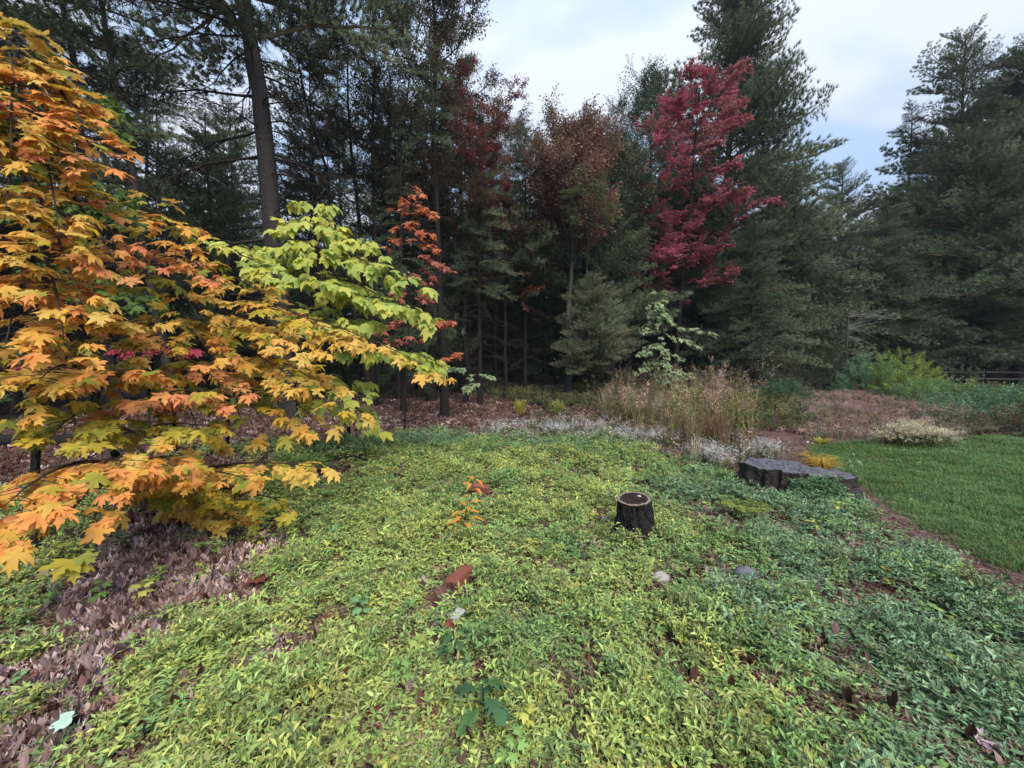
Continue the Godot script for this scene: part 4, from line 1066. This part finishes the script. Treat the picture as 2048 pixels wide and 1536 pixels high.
	for k in 1100:
		var w: Array = pick([[-2.6, -2.75, 0.55], [-2.4, -2.3, 0.35], [-3.0, -3.2, 0.5], [-2.3, -1.8, 0.3], [-2.1, -2.95, 0.4], [-2.0, -2.5, 0.3], [-2.0, -1.95, 0.28], [-1.9, -1.5, 0.22], [-1.25, -1.95, 0.12]])
		places.append(upright(Vector3(w[0], 0.025, w[1]) + around(0, w[2]), rnd(0.5, 0.9), 0.2))
		colors.append(vary(pick(ashen) if rng.randf() < 0.75 else pick(browns), 0.35))
	stuff("leaf_litter", "brown and ash grey fallen leaves on the soil under the trees", "leaf litter", lm, M.dry, places, colors)
	# needles and crumbs on the path
	var nm := []
	for k in 3:
		var m := Mesher.new()
		for j in 40:
			var o := around(0, 0.14) + Vector3(0, rnd(0.002, 0.02), 0)
			var sh := rnd(0.5, 1.5)
			m.strand(o, o + around(0.05, 0.1) + Vector3(0, rnd(-0.005, 0.015), 0), 0.004, Color(sh, sh, sh))
		nm.append(m.done(false))
	places = []
	colors = []
	for q in scatter(2600, 3.0, 7.0, -10.2, -0.8, func(x, z): return inside(x + rnd(-0.12, 0.12), z + rnd(-0.12, 0.12), PATH)):
		places.append(upright(q + Vector3(0, 0.006, 0), rnd(0.8, 1.3), 0.05))
		colors.append(vary(pick([Color(0.234, 0.156, 0.136), Color(0.166, 0.113, 0.101), Color(0.361, 0.287, 0.259), Color(0.247, 0.133, 0.125)]), 0.3))
	for q in scatter(2500, -3.2, 3.2, -4.5, -0.6, func(_x, _z): return true):
		places.append(upright(q + Vector3(0, 0.03, 0), rnd(0.8, 1.3), 0.2))
		colors.append(vary(pick([Color(0.17, 0.1, 0.08), Color(0.27, 0.19, 0.14)]), 0.3))
	stuff("pine_needles", "reddish brown pine needles lying on the path and the soil", "pine needles", nm, M.dry, places, colors)
	# lawn grass
	var gm := []
	for k in 4:
		gm.append(make_grass(46, 0.055, 0.0035, 0.09, 0.5))
	places = []
	colors = []
	for q in scatter(15000, 3.7, 16, -11, -1.0, func(x, z):
			return inside(x, z, LAWN) and rng.randf() < clampf(5.0 / Vector2(x, z).length(), 0, 1)):
		var n := patches.get_noise_2d(q.x * 1.1 + 9, q.z * 1.1)
		places.append(upright(q + Vector3(0, 0.006, 0), rnd(0.8, 1.2) * (1.0 + 0.04 * q.length()), 0.1, rnd(0.8, 1.2)))
		colors.append(vary(pick([Color(0.085, 0.19, 0.06), Color(0.085, 0.19, 0.06), Color(0.105, 0.205, 0.065), Color(0.2, 0.22, 0.09)]).lerp(Color(0.155, 0.285, 0.11), clampf(0.5 + 1.3 * n, 0, 1)), 0.25))
	stuff("grass", "short green lawn grass at the right", "grass", gm, M.lawn, places, colors)

func meadow() -> void:
	var tan_ := Color(0.330, 0.264, 0.229)
	var stem := Color(0.17, 0.115, 0.095)
	var weeds := []
	for k in 6:
		weeds.append(make_weed(rnd(0.85, 1.15), stem, tan_ * rnd(0.9, 1.7), Color(0.2, 0.19, 0.09), 9 + k, 22, rnd(0.014, 0.024)))
	var places := []
	var colors := []
	for q in scatter(540, 1.6, 11.5, -17, -5.4, func(x, z):
			var left: float = 2.75 + 0.08 * (-z - 6.0) + 1.2 * patches.get_noise_2d(x * 0.9, z * 0.9)
			var right: float = 3.7 + 0.6 * (-z - 6.0) + 1.2 * patches.get_noise_2d(x * 0.8 + 50, z * 0.8)
			return x > left and x < minf(right, 9.0) and not inside(x, z, PATH) and patches.get_noise_2d(x * 1.6 + 20, z * 1.6) > rnd(-0.45, 0.1)):
		var tall := clampf(0.95 + 1.5 * patches.get_noise_2d(q.x * 0.8 + 70, q.z * 0.8), 0.4, 1.3)
		places.append(upright(q, rnd(0.8, 1.2), 0.3, tall * rnd(0.7, 1.15)))
		var patch := patches.get_noise_2d(q.x * 0.9 + 5, q.z * 0.9 + 31)
		colors.append(vary(pick([Color(0.9, 1.25, 0.7), Color(0.75, 0.95, 0.6), Color(1.2, 1.2, 0.9)]) if patch > 0.12 else pick([Color(1.1, 1.05, 1.0), Color(1.3, 1.1, 1.05), Color(0.7, 0.7, 0.65), Color(1.6, 1.45, 1.4)]), 0.3))
	stuff("dried_wildflowers", "tall dried brown wildflower stalks and grasses behind the big grey stump", "wildflowers", weeds, M.dry, places, colors)
	var wisps := []
	for k in 3:
		wisps.append(make_grass(18, rnd(0.6, 0.9), 0.008, 0.07, 0.45))
	places = []
	colors = []
	for q in scatter(170, 2.0, 10.0, -16, -5.6, func(x, z): return x > 2.7 and x < 3.8 + 0.6 * (-z - 6.0) and not inside(x, z, PATH)):
		places.append(upright(q, rnd(0.6, 1.2), 0.2))
		colors.append(vary(pick([Color(0.3, 0.28, 0.12), Color(0.36, 0.3, 0.21), Color(0.2, 0.23, 0.09), Color(0.22, 0.15, 0.12), Color(0.14, 0.2, 0.08)]), 0.25))
	stuff("meadow_grass", "thin bleached and olive grass blades growing among the dried wildflowers", "grass", wisps, M.dry, places, colors)
	# white asters along the front of the meadow
	var am := []
	for k in 4:
		am.append(make_weed(rnd(0.3, 0.42), Color(0.1, 0.1, 0.05), Color(0.82, 0.81, 0.82), Color(0.18, 0.24, 0.11), 10, 16, 0.015))
	places = []
	colors = []
	var spots := [[0.1, -8.5, 0.7], [0.9, -8.6, 0.7], [1.7, -8.3, 0.6], [2.4, -8.0, 0.5], [2.7, -7.2, 0.4], [2.9, -6.6, 0.35], [3.1, -6.0, 0.3], [1.3, -9.4, 0.8], [3.0, -5.6, 0.25], [2.2, -9.0, 0.8], [4.2, -6.2, 0.35], [3.6, -5.5, 0.3], [1.0, -7.9, 0.7], [2.0, -7.4, 0.5], [2.5, -6.4, 0.4], [-0.2, -8.0, 0.6]]
	for k in 1000:
		var s: Array = pick(spots)
		var spot_ := Vector3(s[0], 0, s[1]) + around(0, s[2] * 1.25)
		if patches.get_noise_2d(spot_.x * 1.8, spot_.z * 1.8 + 90) < -0.12:
			continue
		places.append(upright(spot_, rnd(0.4, 0.9), 0.45))
		colors.append(vary(pick([Color(1, 1, 0.97), Color(0.95, 0.95, 1.0), Color(0.8, 0.8, 0.72)]), 0.25))
	stuff("white_asters", "small white and lilac asters in a strip along the back edge of the ground cover", "flowers", am, M.leaf, places, colors)
	# low green edge of the wood
	var wm := []
	for k in 4:
		wm.append(make_weed(rnd(0.25, 0.5), Color(0.08, 0.06, 0.04), Color(0.11, 0.12, 0.07), Color(0.1, 0.13, 0.06), 7, 18, 0.03))
	places = []
	colors = []
	for q in scatter(2100, -6, 16, -24, -8.6, func(x, z):
			return not inside(x, z, LAWN) and not inside(x, z, PATH) and not (x > -0.5 and x < 2.3 and z < -9.0 and z > -13.2) and patches.get_noise_2d(x * 0.5, z * 0.5) > -0.12 and x > 0.3 - 0.12 * (-z - 8.0) and x < 7.0 + 0.75 * (-z - 9.0)):
		places.append(upright(q, rnd(0.7, 1.5), 0.25))
		colors.append(vary(pick([Color(1, 1, 1), Color(1.5, 1.5, 1.2), Color(0.8, 1.1, 0.8), Color(1.7, 1.3, 1.1)]), 0.3))
	stuff("undergrowth", "low mixed green weeds at the edge of the wood", "undergrowth", wm, M.dry, places, colors)
	# pinkish bed at the back of the lawn
	var pm := []
	for k in 4:
		pm.append(make_weed(rnd(0.2, 0.36), Color(0.26, 0.175, 0.16), Color(0.40, 0.295, 0.285), Color(0.17, 0.19, 0.09), 13, 12, 0.015))
	places = []
	colors = []
	for q in scatter(1700, 5.6, 22, -21, -7.6, func(x, z):
			return not inside(x, z, LAWN) and x > 6.4 + 0.75 * (-z - 9.0) and x < 10.2 + 0.85 * (-z - 7.8) and not inside(x, z, PATH)):
		places.append(upright(q, rnd(0.7, 1.2), 0.4, clampf(0.85 + 1.4 * patches.get_noise_2d(q.x * 0.6, q.z * 0.6 + 12), 0.4, 1.4)))
		colors.append(vary(pick([Color(0.7, 0.95, 0.7), Color(0.6, 0.8, 0.6), Color(1, 1, 0.95)]) if patches.get_noise_2d(q.x * 0.5 + 33, q.z * 0.5) + (0.25 if q.x < 7.6 + 0.75 * (-q.z - 9.0) else 0.0) > 0.2 else pick([Color(1, 1, 1), Color(1.15, 0.95, 0.95), Color(1.05, 1.0, 0.95)]), 0.3))
	stuff("pink_seedheads", "wide bed of pinkish brown seed heads behind the lawn", "flower bed", pm, M.dry, places, colors)
	# single clumps
	var ac := []
	var acc := []
	var o := thing("aster_clump", "rounded clump of cream white asters at the back edge of the lawn", "flowers", Vector3(7.5, 0, -7.15))
	for k in 150:
		var q := around(0, 1)
		ac.append(upright(Vector3(q.x * 0.78, 0, q.z * 0.4), rnd(0.55, 1.1) * (1.1 - 0.35 * q.length()), 0.45))
		acc.append(vary(pick([Color(1, 1, 0.92), Color(0.8, 0.78, 0.68), Color(1.1, 1.02, 0.82)]), 0.2))
	var cm := make_weed(0.42, Color(0.12, 0.12, 0.06), Color(0.66, 0.63, 0.55), Color(0.14, 0.17, 0.09), 11, 16, 0.022)
	many("flower_stems", cm, M.leaf, ac, acc, o)
	grass_clump("ornamental_grass", "yellow green mound of arching grass, left one of two before the black stemmed pine", Vector3(0.26, 0, -12.36), 0.55, 0.7, Color(0.42, 0.40, 0.07), 150)
	grass_clump("ornamental_grass", "olive green mound of arching grass nearest to the black stemmed pine", Vector3(1.44, 0, -12.10), 0.6, 0.9, Color(0.32, 0.35, 0.09), 170)
	grass_clump("ornamental_grass", "small yellowing grass clump leaning over the lawn edge behind the big grey stump", Vector3(4.45, 0, -5.47), 0.3, 1.1, Color(0.46, 0.30, 0.04), 150)
	grass_clump("ornamental_grass", "tall yellow green grass clump at the right end of the dried wildflowers", Vector3(6.03, 0, -9.87), 1.1, 0.5, Color(0.32, 0.28, 0.09), 170)
	grass_clump("ornamental_grass", "tall bleached grass clump in the middle of the dried wildflowers", Vector3(3.94, 0, -7.38), 0.95, 0.45, Color(0.27, 0.18, 0.1), 130)
	grass_clump("ornamental_grass", "bright yellow small grass tuft at the far corner of the lawn", Vector3(5.98, 0, -7.38), 0.2, 1.2, Color(0.4, 0.42, 0.04), 90)

func grass_clump(called: String, label: String, at: Vector3, h: float, arch: float, col: Color, blades: int) -> void:
	var g := make_grass(blades, h, 0.011, h * 0.28, arch)
	var o := thing(called, label, "grass clump", at)
	var m := leafy(0.6, 0.4)
	m.albedo_color = col.linear_to_srgb()
	put("blades", g, m, o)

func objects() -> void:
	small_stump()
	big_stump()
	var chip := put("fallen_leaf", meshes.broad[2], dyed(Color(0.6, 0.6, 0.62)), self, facing(Vector3(0.4, 0, 0.5), Vector3(0.1, 1, 0.2), 0.03, Vector3(1.1, 0.412, -3.3)))
	tag(chip, "tiny white leaf lying on the dark cut top of the black stump", "leaf")
	# bricks
	for b in [["red clay brick lying bare in the ground cover in the middle foreground", Vector3(-0.36, 0.085, -2.58), -0.5, 0.12], ["dark red half sunken brick behind the orange seedlings", Vector3(-0.37, 0.09, -4.5), 1.4, 0.1]]:
		var o := thing("brick", b[0], "brick", b[1])
		o.rotation = Vector3(0.12, b[2], b[3])
		var m := BoxMesh.new()
		m.size = Vector3(0.1, 0.06, 0.2)
		m.subdivide_width = 4
		m.subdivide_depth = 6
		m.subdivide_height = 2
		put("brick_body", worn(m, 0.0022), M.brick, o)
	# stones
	for s in [["smooth white stone half hidden in the ground cover", Vector3(1.04, 0.06, -2.62), Vector3(0.06, 0.038, 0.05), M.white_stone], ["blue grey stone in the ground cover right of the white one", Vector3(1.66, 0.07, -2.66), Vector3(0.075, 0.05, 0.05), M.grey_stone], ["dark boulder at the edge of the wood beside the young pine", Vector3(1.75, 0.2, -17.0), Vector3(0.5, 0.5, 0.4), M.rock], ["flat dark grey rock among the white asters", Vector3(2.35, 0.05, -8.9), Vector3(0.28, 0.13, 0.2), M.rock]]:
		var sp := SphereMesh.new()
		sp.radius = 1.0
		sp.height = 2.0
		sp.radial_segments = 20
		sp.rings = 12
		var o := put("stone", worn(sp, 0.2), s[3], self, Transform3D(Basis(Vector3.UP, rnd(0, 3)).scaled(s[2]), s[1]))
		tag(o, s[0], "stone")
	# fern
	var fern := thing("fern", "small green and yellow fern on a bare patch in front of the big grey stump", "fern", Vector3(2.3, 0.05, -3.72))
	put("fronds", make_frond(0.4, Color(0.22, 0.29, 0.07)), M.leaf, fern)
	var yf := thing("fern", "yellow fern at the edge of the lawn behind the big grey stump", "fern", Vector3(4.75, 0, -5.9))
	put("fronds", make_frond(0.42, Color(0.42, 0.3, 0.04)), M.leaf, yf)
	# orange compound seedlings
	seedling("orange_seedling", "orange leaved seedling nearer to the camera, left of the black stump", Vector3(-0.43, 0.03, -3.2), 0.34, 14, Color(0.70, 0.30, 0.05), 0.14, 0.36)
	seedling("orange_seedling", "small orange leaved seedling beside the half sunken brick", Vector3(-0.46, 0.03, -4.1), 0.32, 9, Color(0.70, 0.27, 0.05), 0.13, 0.4)
	seedling("orange_seedling", "orange leaved seedling at the foot of the dried wildflowers", Vector3(3.2, 0, -5.75), 0.2, 9, Color(0.68, 0.24, 0.05), 0.13, 0.5)
	seedling("yellow_seedling", "upright yellow leaved seedling in front of the white asters", Vector3(1.95, 0, -7.5), 0.42, 14, Color(0.35, 0.36, 0.06), 0.12, 0.4)
	seedling("green_seedling", "tall green seedling with narrow leaves behind the right end of the big stump", Vector3(4.15, 0, -4.75), 0.5, 16, Color(0.2, 0.28, 0.16), 0.12, 0.3)
	oakling("oak_seedling", "oak seedling with big dark green leaves at the bottom centre of the picture", Vector3(-0.12, 0, -1.5), 0.26, 6, 0.1)
	oakling("oak_seedling", "small green seedling just behind the dark green oak seedling", Vector3(-0.3, 0, -1.9), 0.2, 7, 0.06)
	# fallen twigs and logs
	var tw := thing("fallen_branch", "thin forked dead branch lying on the ground cover left of the centre", "branch", Vector3(-2.1, 0.08, -5.5))
	var m2 := Mesher.new()
	m2.tube([Vector3(-0.55, 0.1, 0.1), Vector3(-0.2, 0.16, 0), Vector3(0.1, 0.1, 0.1), Vector3(0.42, 0.02, 0.4), Vector3(0.8, 0.0, 0.55)], [0.008, 0.012, 0.016, 0.018, 0.014], 6, Color.WHITE, 0.1, rng)
	m2.tube([Vector3(0.0, 0.12, 0.07), Vector3(-0.02, 0.25, 0.0), Vector3(-0.1, 0.38, -0.05)], [0.01, 0.008, 0.004], 5)
	m2.tube([Vector3(0.42, 0.02, 0.4), Vector3(0.6, 0.1, 0.1)], [0.008, 0.003], 5)
	put("wood", m2.done(), M.dark_bark, tw)
	for l in [["mossy dark log lying under the orange maple at the left edge", Vector3(-9.0, 0.1, -7.4), 3.4, 0.12, 0.12], ["dark fallen log at the edge of the wood behind the yellow green grass mounds", Vector3(1.2, 0.1, -14.6), 2.4, 0.1, 0.05], ["second fallen log, further right beside the black stem of the young pine", Vector3(2.3, 0.1, -15.4), 1.8, 0.09, -0.2]]:
		var lg := Mesher.new()
		var pts := []
		var rad := []
		for k in 9:
			pts.append(Vector3((k / 8.0 - 0.5) * l[2], rnd(-0.02, 0.02), rnd(-0.04, 0.04)))
			rad.append(l[3] * rnd(0.85, 1.1))
		lg.tube(pts, rad, 10, Color.WHITE, 0.06, rng)
		var o := put("fallen_log", lg.done(), M.dark_bark, self, Transform3D(Basis(Vector3.UP, l[4]), l[1]))
		tag(o, l[0], "log")
	# single fallen leaves that stand out
	for f in [["large dark red brown oak leaf on the ground cover at the lower right", Vector3(0.97, 0.09, -1.62), 0.16, Color(0.16, 0.04, 0.03)], ["red brown oak leaf on the ground cover left of the centre", Vector3(-1.78, 0.1, -2.5), 0.15, Color(0.17, 0.05, 0.035)], ["bright red leaf fallen on the ground cover at the right", Vector3(2.05, 0.12, -2.02), 0.06, Color(0.6, 0.07, 0.03)], ["pale mint coloured leaf in the bottom left corner", Vector3(-1.78, 0.13, -1.48), 0.06, Color(0.42, 0.62, 0.55)], ["silvery white curled leaf behind the oak seedlings", Vector3(-0.3, 0.12, -2.12), 0.09, Color(0.55, 0.56, 0.6)], ["dark red leaf tucked beside the silvery white one", Vector3(-0.36, 0.1, -2.1), 0.08, Color(0.2, 0.035, 0.03)], ["rusty leaf lying upright left of the red brick", Vector3(-1.52, 0.1, -3.1), 0.1, Color(0.3, 0.09, 0.05)], ["bright green leaf on the creeper below the big stump", Vector3(2.87, 0.14, -3.45), 0.09, Color(0.25, 0.42, 0.06)], ["lime green leaf standing above the creeper left of the big stump", Vector3(2.0, 0.2, -5.2), 0.12, Color(0.36, 0.55, 0.06)], ["brownish red leaf at the bottom edge left of the oak seedling", Vector3(-0.55, 0.05, -1.5), 0.12, Color(0.13, 0.035, 0.03)]]:
		var o := put("fallen_leaf", pick(meshes.oak if f[2] > 0.1 else meshes.broad), dyed(f[3]), self, facing(Vector3(rnd(-1, 1), -0.15, rnd(-1, 1)), Vector3(rnd(-0.2, 0.2), 1, 0.45).normalized(), f[2], f[1]))
		tag(o, f[0], "leaf")
	for k in 70:
		var q := Vector3(rnd(4.3, 11), 0.05, rnd(-7.2, -2.2))
		if not inside(q.x, q.z, LAWN) or not inside(q.x - 0.2, q.z, LAWN):
			continue
		var o := put("lawn_leaf", meshes.broad[k % 4], dyed(pick([Color(0.5, 0.5, 0.3), Color(0.42, 0.36, 0.22), Color(0.55, 0.56, 0.46), Color(0.5, 0.42, 0.12)])), self, facing(around(1, 1), (Vector3.UP + around(0, 0.4)).normalized(), rnd(0.035, 0.07), q))
		tag(o, "small pale yellowish leaf fallen on the green lawn", "leaf", "pale leaves on the lawn")

func dyed(c: Color) -> StandardMaterial3D:
	if not dyes.has(c):
		var m := leafy(0.6, 0.3)
		m.albedo_color = c.linear_to_srgb()
		dyes[c] = m
	return dyes[c]

func worn(src: PrimitiveMesh, by: float) -> ArrayMesh:
	var a := src.get_mesh_arrays()
	var v: PackedVector3Array = a[Mesh.ARRAY_VERTEX]
	var n := noise(1.3, rng.randi() % 1000, 3)
	var big := 0.0
	for q in v:
		big = maxf(big, q.length())
	var k0 := 1.0 / big * 1.2
	for k in v.size():
		v[k] += v[k].normalized() * by * (n.get_noise_3dv(v[k] * k0) * 2.0 + 0.5 * n.get_noise_3dv(v[k] * k0 * 4.0))
	var m := Mesher.new()
	for q in v:
		m.p(q)
	m.i = a[Mesh.ARRAY_INDEX]
	return m.done(src is SphereMesh)

func seedling(called: String, label: String, at: Vector3, h: float, n: int, col: Color, size: float, wide: float) -> void:
	var o := thing(called, label, "seedling", at)
	var s := Mesher.new()
	var lean := around(0.05, 0.12)
	s.tube([Vector3.ZERO, Vector3(0, h * 0.5, 0) + lean * 0.3, Vector3(0, h, 0) + lean], [0.004, 0.003, 0.002], 4)
	put("stem", s.done(), M.twig, o)
	for k in n:
		var u := lerpf(0.35, 1.0, (k + 0.5) / n)
		var a := k * 2.4 + rnd(-0.4, 0.4)
		var m := Mesher.new()
		var sh := rnd(0.8, 1.2)
		m.blade(Vector3.ZERO, Vector3(0, 0, 1), Vector3.UP, 1.0, wide, Color.WHITE * sh, 0.15, 0.3)
		var f := Vector3(cos(a), rnd(-0.4, 0.5), sin(a)).normalized()
		put("leaf", m.done(), dyed(col), o, facing(f, Vector3.UP, size * rnd(0.75, 1.15), Vector3(0, h * u, 0) + lean * u + f * 0.02))

func oakling(called: String, label: String, at: Vector3, h: float, n: int, size: float) -> void:
	var o := thing(called, label, "seedling", at)
	var s := Mesher.new()
	s.tube([Vector3.ZERO, Vector3(0.01, h * 0.5, 0), Vector3(0.0, h, 0.01)], [0.005, 0.004, 0.003], 5)
	put("stem", s.done(), M.twig, o)
	for k in n:
		var u := lerpf(0.5, 1.0, (k + 0.5) / n)
		var a := k * 2.4
		var f := Vector3(cos(a), rnd(-0.3, 0.3), sin(a)).normalized()
		put("leaf", meshes.oak[k % 2], dyed(pick([Color(0.06, 0.14, 0.06), Color(0.08, 0.17, 0.06), Color(0.05, 0.12, 0.055)])), o, facing(f, Vector3.UP, size * rnd(0.85, 1.15), Vector3(0, h * u, 0) + f * 0.02))

func small_stump() -> void:
	var o := thing("stump", "small black barked stump with a pale ring on its cut top", "tree stump", Vector3(1.09, 0, -3.3))
	o.rotation = Vector3(0.05, 0.3, 0.11)
	var n := noise(1.0, 4, 3)
	var m := Mesher.new()
	var sides := 72
	var rows := 26
	for r in rows + 1:
		var u := float(r) / rows
		var h := -0.08 + 0.48 * u
		for s in sides:
			var a := TAU * s / sides
			var d := Vector3(cos(a), 0, sin(a))
			var ridge := absf(n.get_noise_3d(d.x * 5.0, h * 2.2, d.z * 5.0)) * 0.075 + 0.02 * n.get_noise_3d(d.x * 16, h * 12, d.z * 16)
			var flare := 0.09 * pow(1.0 - u, 3.0) * (0.6 + 0.6 * n.get_noise_2d(d.x * 1.5, d.z * 1.5 + 7))
			var rad := 0.142 + flare - ridge * smoothstep(1.0, 0.88, u) + 0.045 * (1.0 - u)
			m.p(d * rad + Vector3(0, h, 0))
	for r in rows:
		for s in sides:
			var a := r * sides + s
			var b := r * sides + (s + 1) % sides
			m.quad(a, b, b + sides, a + sides)
	put("bark", m.done(), M.stump_bark, o)
	put("sapwood_ring", disc(0.116, 0.141, 0.4, 0.012, n), M.sap, o)
	put("heartwood", disc(0.0, 0.117, 0.396, 0.014, n), M.heart, o)

func disc(r0: float, r1: float, h: float, bumpy: float, n: FastNoiseLite) -> ArrayMesh:
	var m := Mesher.new()
	var sides := 72
	var rows := 8
	for r in rows + 1:
		var u := float(r) / rows
		for s in sides:
			var a := TAU * s / sides
			var d := Vector3(cos(a), 0, sin(a))
			var inner := r0 * (1.0 + 0.09 * n.get_noise_2d(d.x * 2.0, d.z * 2.0)) if r0 > 0.0 else 0.0
			var outer := r1 * (1.0 + 0.09 * n.get_noise_2d(d.x * 2.0, d.z * 2.0)) if r0 == 0.0 else r1
			var rad := lerpf(inner, outer, u)
			m.p(d * rad + Vector3(0, h + bumpy * n.get_noise_2d(d.x * rad * 60, d.z * rad * 60), 0))
	for r in rows:
		for s in sides:
			var a := r * sides + s
			var b := r * sides + (s + 1) % sides
			m.quad(a, a + sides, b + sides, b)
	return m.done()

func big_stump() -> void:
	var o := thing("stump", "wide weathered grey stump with a cracked sloping top, creeper growing up its front", "tree stump", Vector3(3.4, 0, -4.55))
	o.rotation.y = -0.3
	var n := noise(1.0, 14, 4)
	var rim := func(a: float) -> float:
		var c := cos(a) / 0.58
		var q := sin(a) / 0.27
		return (1.0 + 0.09 * n.get_noise_2d(cos(a) * 2.6, sin(a) * 2.6) + 0.12 * n.get_noise_2d(cos(a) * 9, sin(a) * 9)) / sqrt(c * c + q * q)
	var top := func(x: float, z: float) -> float:
		var h := 0.31 - 0.035 * (x / 0.58) + 0.03 * n.get_noise_2d(x * 5, z * 5) + 0.016 * n.get_noise_2d(x * 40, z * 9)
		h += 0.03 * smoothstep(0.02, -0.02, z + 0.05 - 0.1 * x + 0.03 * n.get_noise_1d(x * 9)) * smoothstep(0.16, 0.1, x)
		return h
	var m := Mesher.new()
	var sides := 110
	var rows := 18
	for r in rows + 1:
		var u := float(r) / rows
		for s in sides:
			var a := TAU * s / sides
			var d := Vector3(cos(a), 0, sin(a))
			var rr: float = rim.call(a)
			var th: float = top.call(d.x * rr, d.z * rr)
			var flute := absf(n.get_noise_3d(d.x * 7, u * 1.6, d.z * 7)) * 0.13 + 0.045 * n.get_noise_3d(d.x * 18, u * 7, d.z * 18)
			m.p(d * (rr + (0.09 + 0.12 * maxf(0.0, cos(a))) * pow(1.0 - u, 2.0) - flute * 0.6 * sin(u * PI)) + Vector3(0, lerpf(-0.05, th, u), 0))
	for r in rows:
		for s in sides:
			var a := r * sides + s
			var b := r * sides + (s + 1) % sides
			m.quad(a, b, b + sides, a + sides)
	put("side_wood", m.done(), M.grey_wood, o)
	var t := Mesher.new()
	var rings := 40
	for r in rings + 1:
		var u := float(r) / rings
		for s in sides:
			var a := TAU * s / sides
			var rr: float = rim.call(a) * u
			var p := Vector3(cos(a) * rr, 0, sin(a) * rr)
			p.y = top.call(p.x, p.z)
			var crack := absf(sin(a * 3.5 + 2.0 * n.get_noise_2d(cos(a), sin(a)))) 
			if crack < 0.1 and u > 0.3:
				p.y -= 0.05
			t.p(p)
	for r in rings:
		for s in sides:
			var a := r * sides + s
			var b := r * sides + (s + 1) % sides
			t.quad(a, a + sides, b + sides, b)
	put("cut_top", t.done(), M.old_wood, o)
	# creeper climbing the front, top-level because it only leans on the stump
	var places := []
	var colors := []
	for k in 240:
		var a := rnd(0.6, 2.0)
		var u := pow(rnd(0, 1), 1.4) * clampf(1.1 - absf(a - 0.9) * 0.35, 0.2, 1.0)
		var rr: float = rim.call(a) + 0.14 * pow(1.0 - u, 2.0) + 0.01
		places.append(Transform3D(Basis(Vector3.UP, rnd(0, TAU)).scaled(Vector3.ONE * rnd(0.6, 1.0)), o.transform * Vector3(cos(a) * rr, 0.26 * u - 0.02, sin(a) * rr)))
		colors.append(vary(pick([Color(0.17, 0.32, 0.17), Color(0.14, 0.26, 0.15), Color(0.24, 0.38, 0.2)]), 0.25))
	stuff("creeper", "dark green creeper growing up the front of the big grey stump", "creeper", [meshes.sprig[0], meshes.sprig[3]], M.waxy, places, colors)
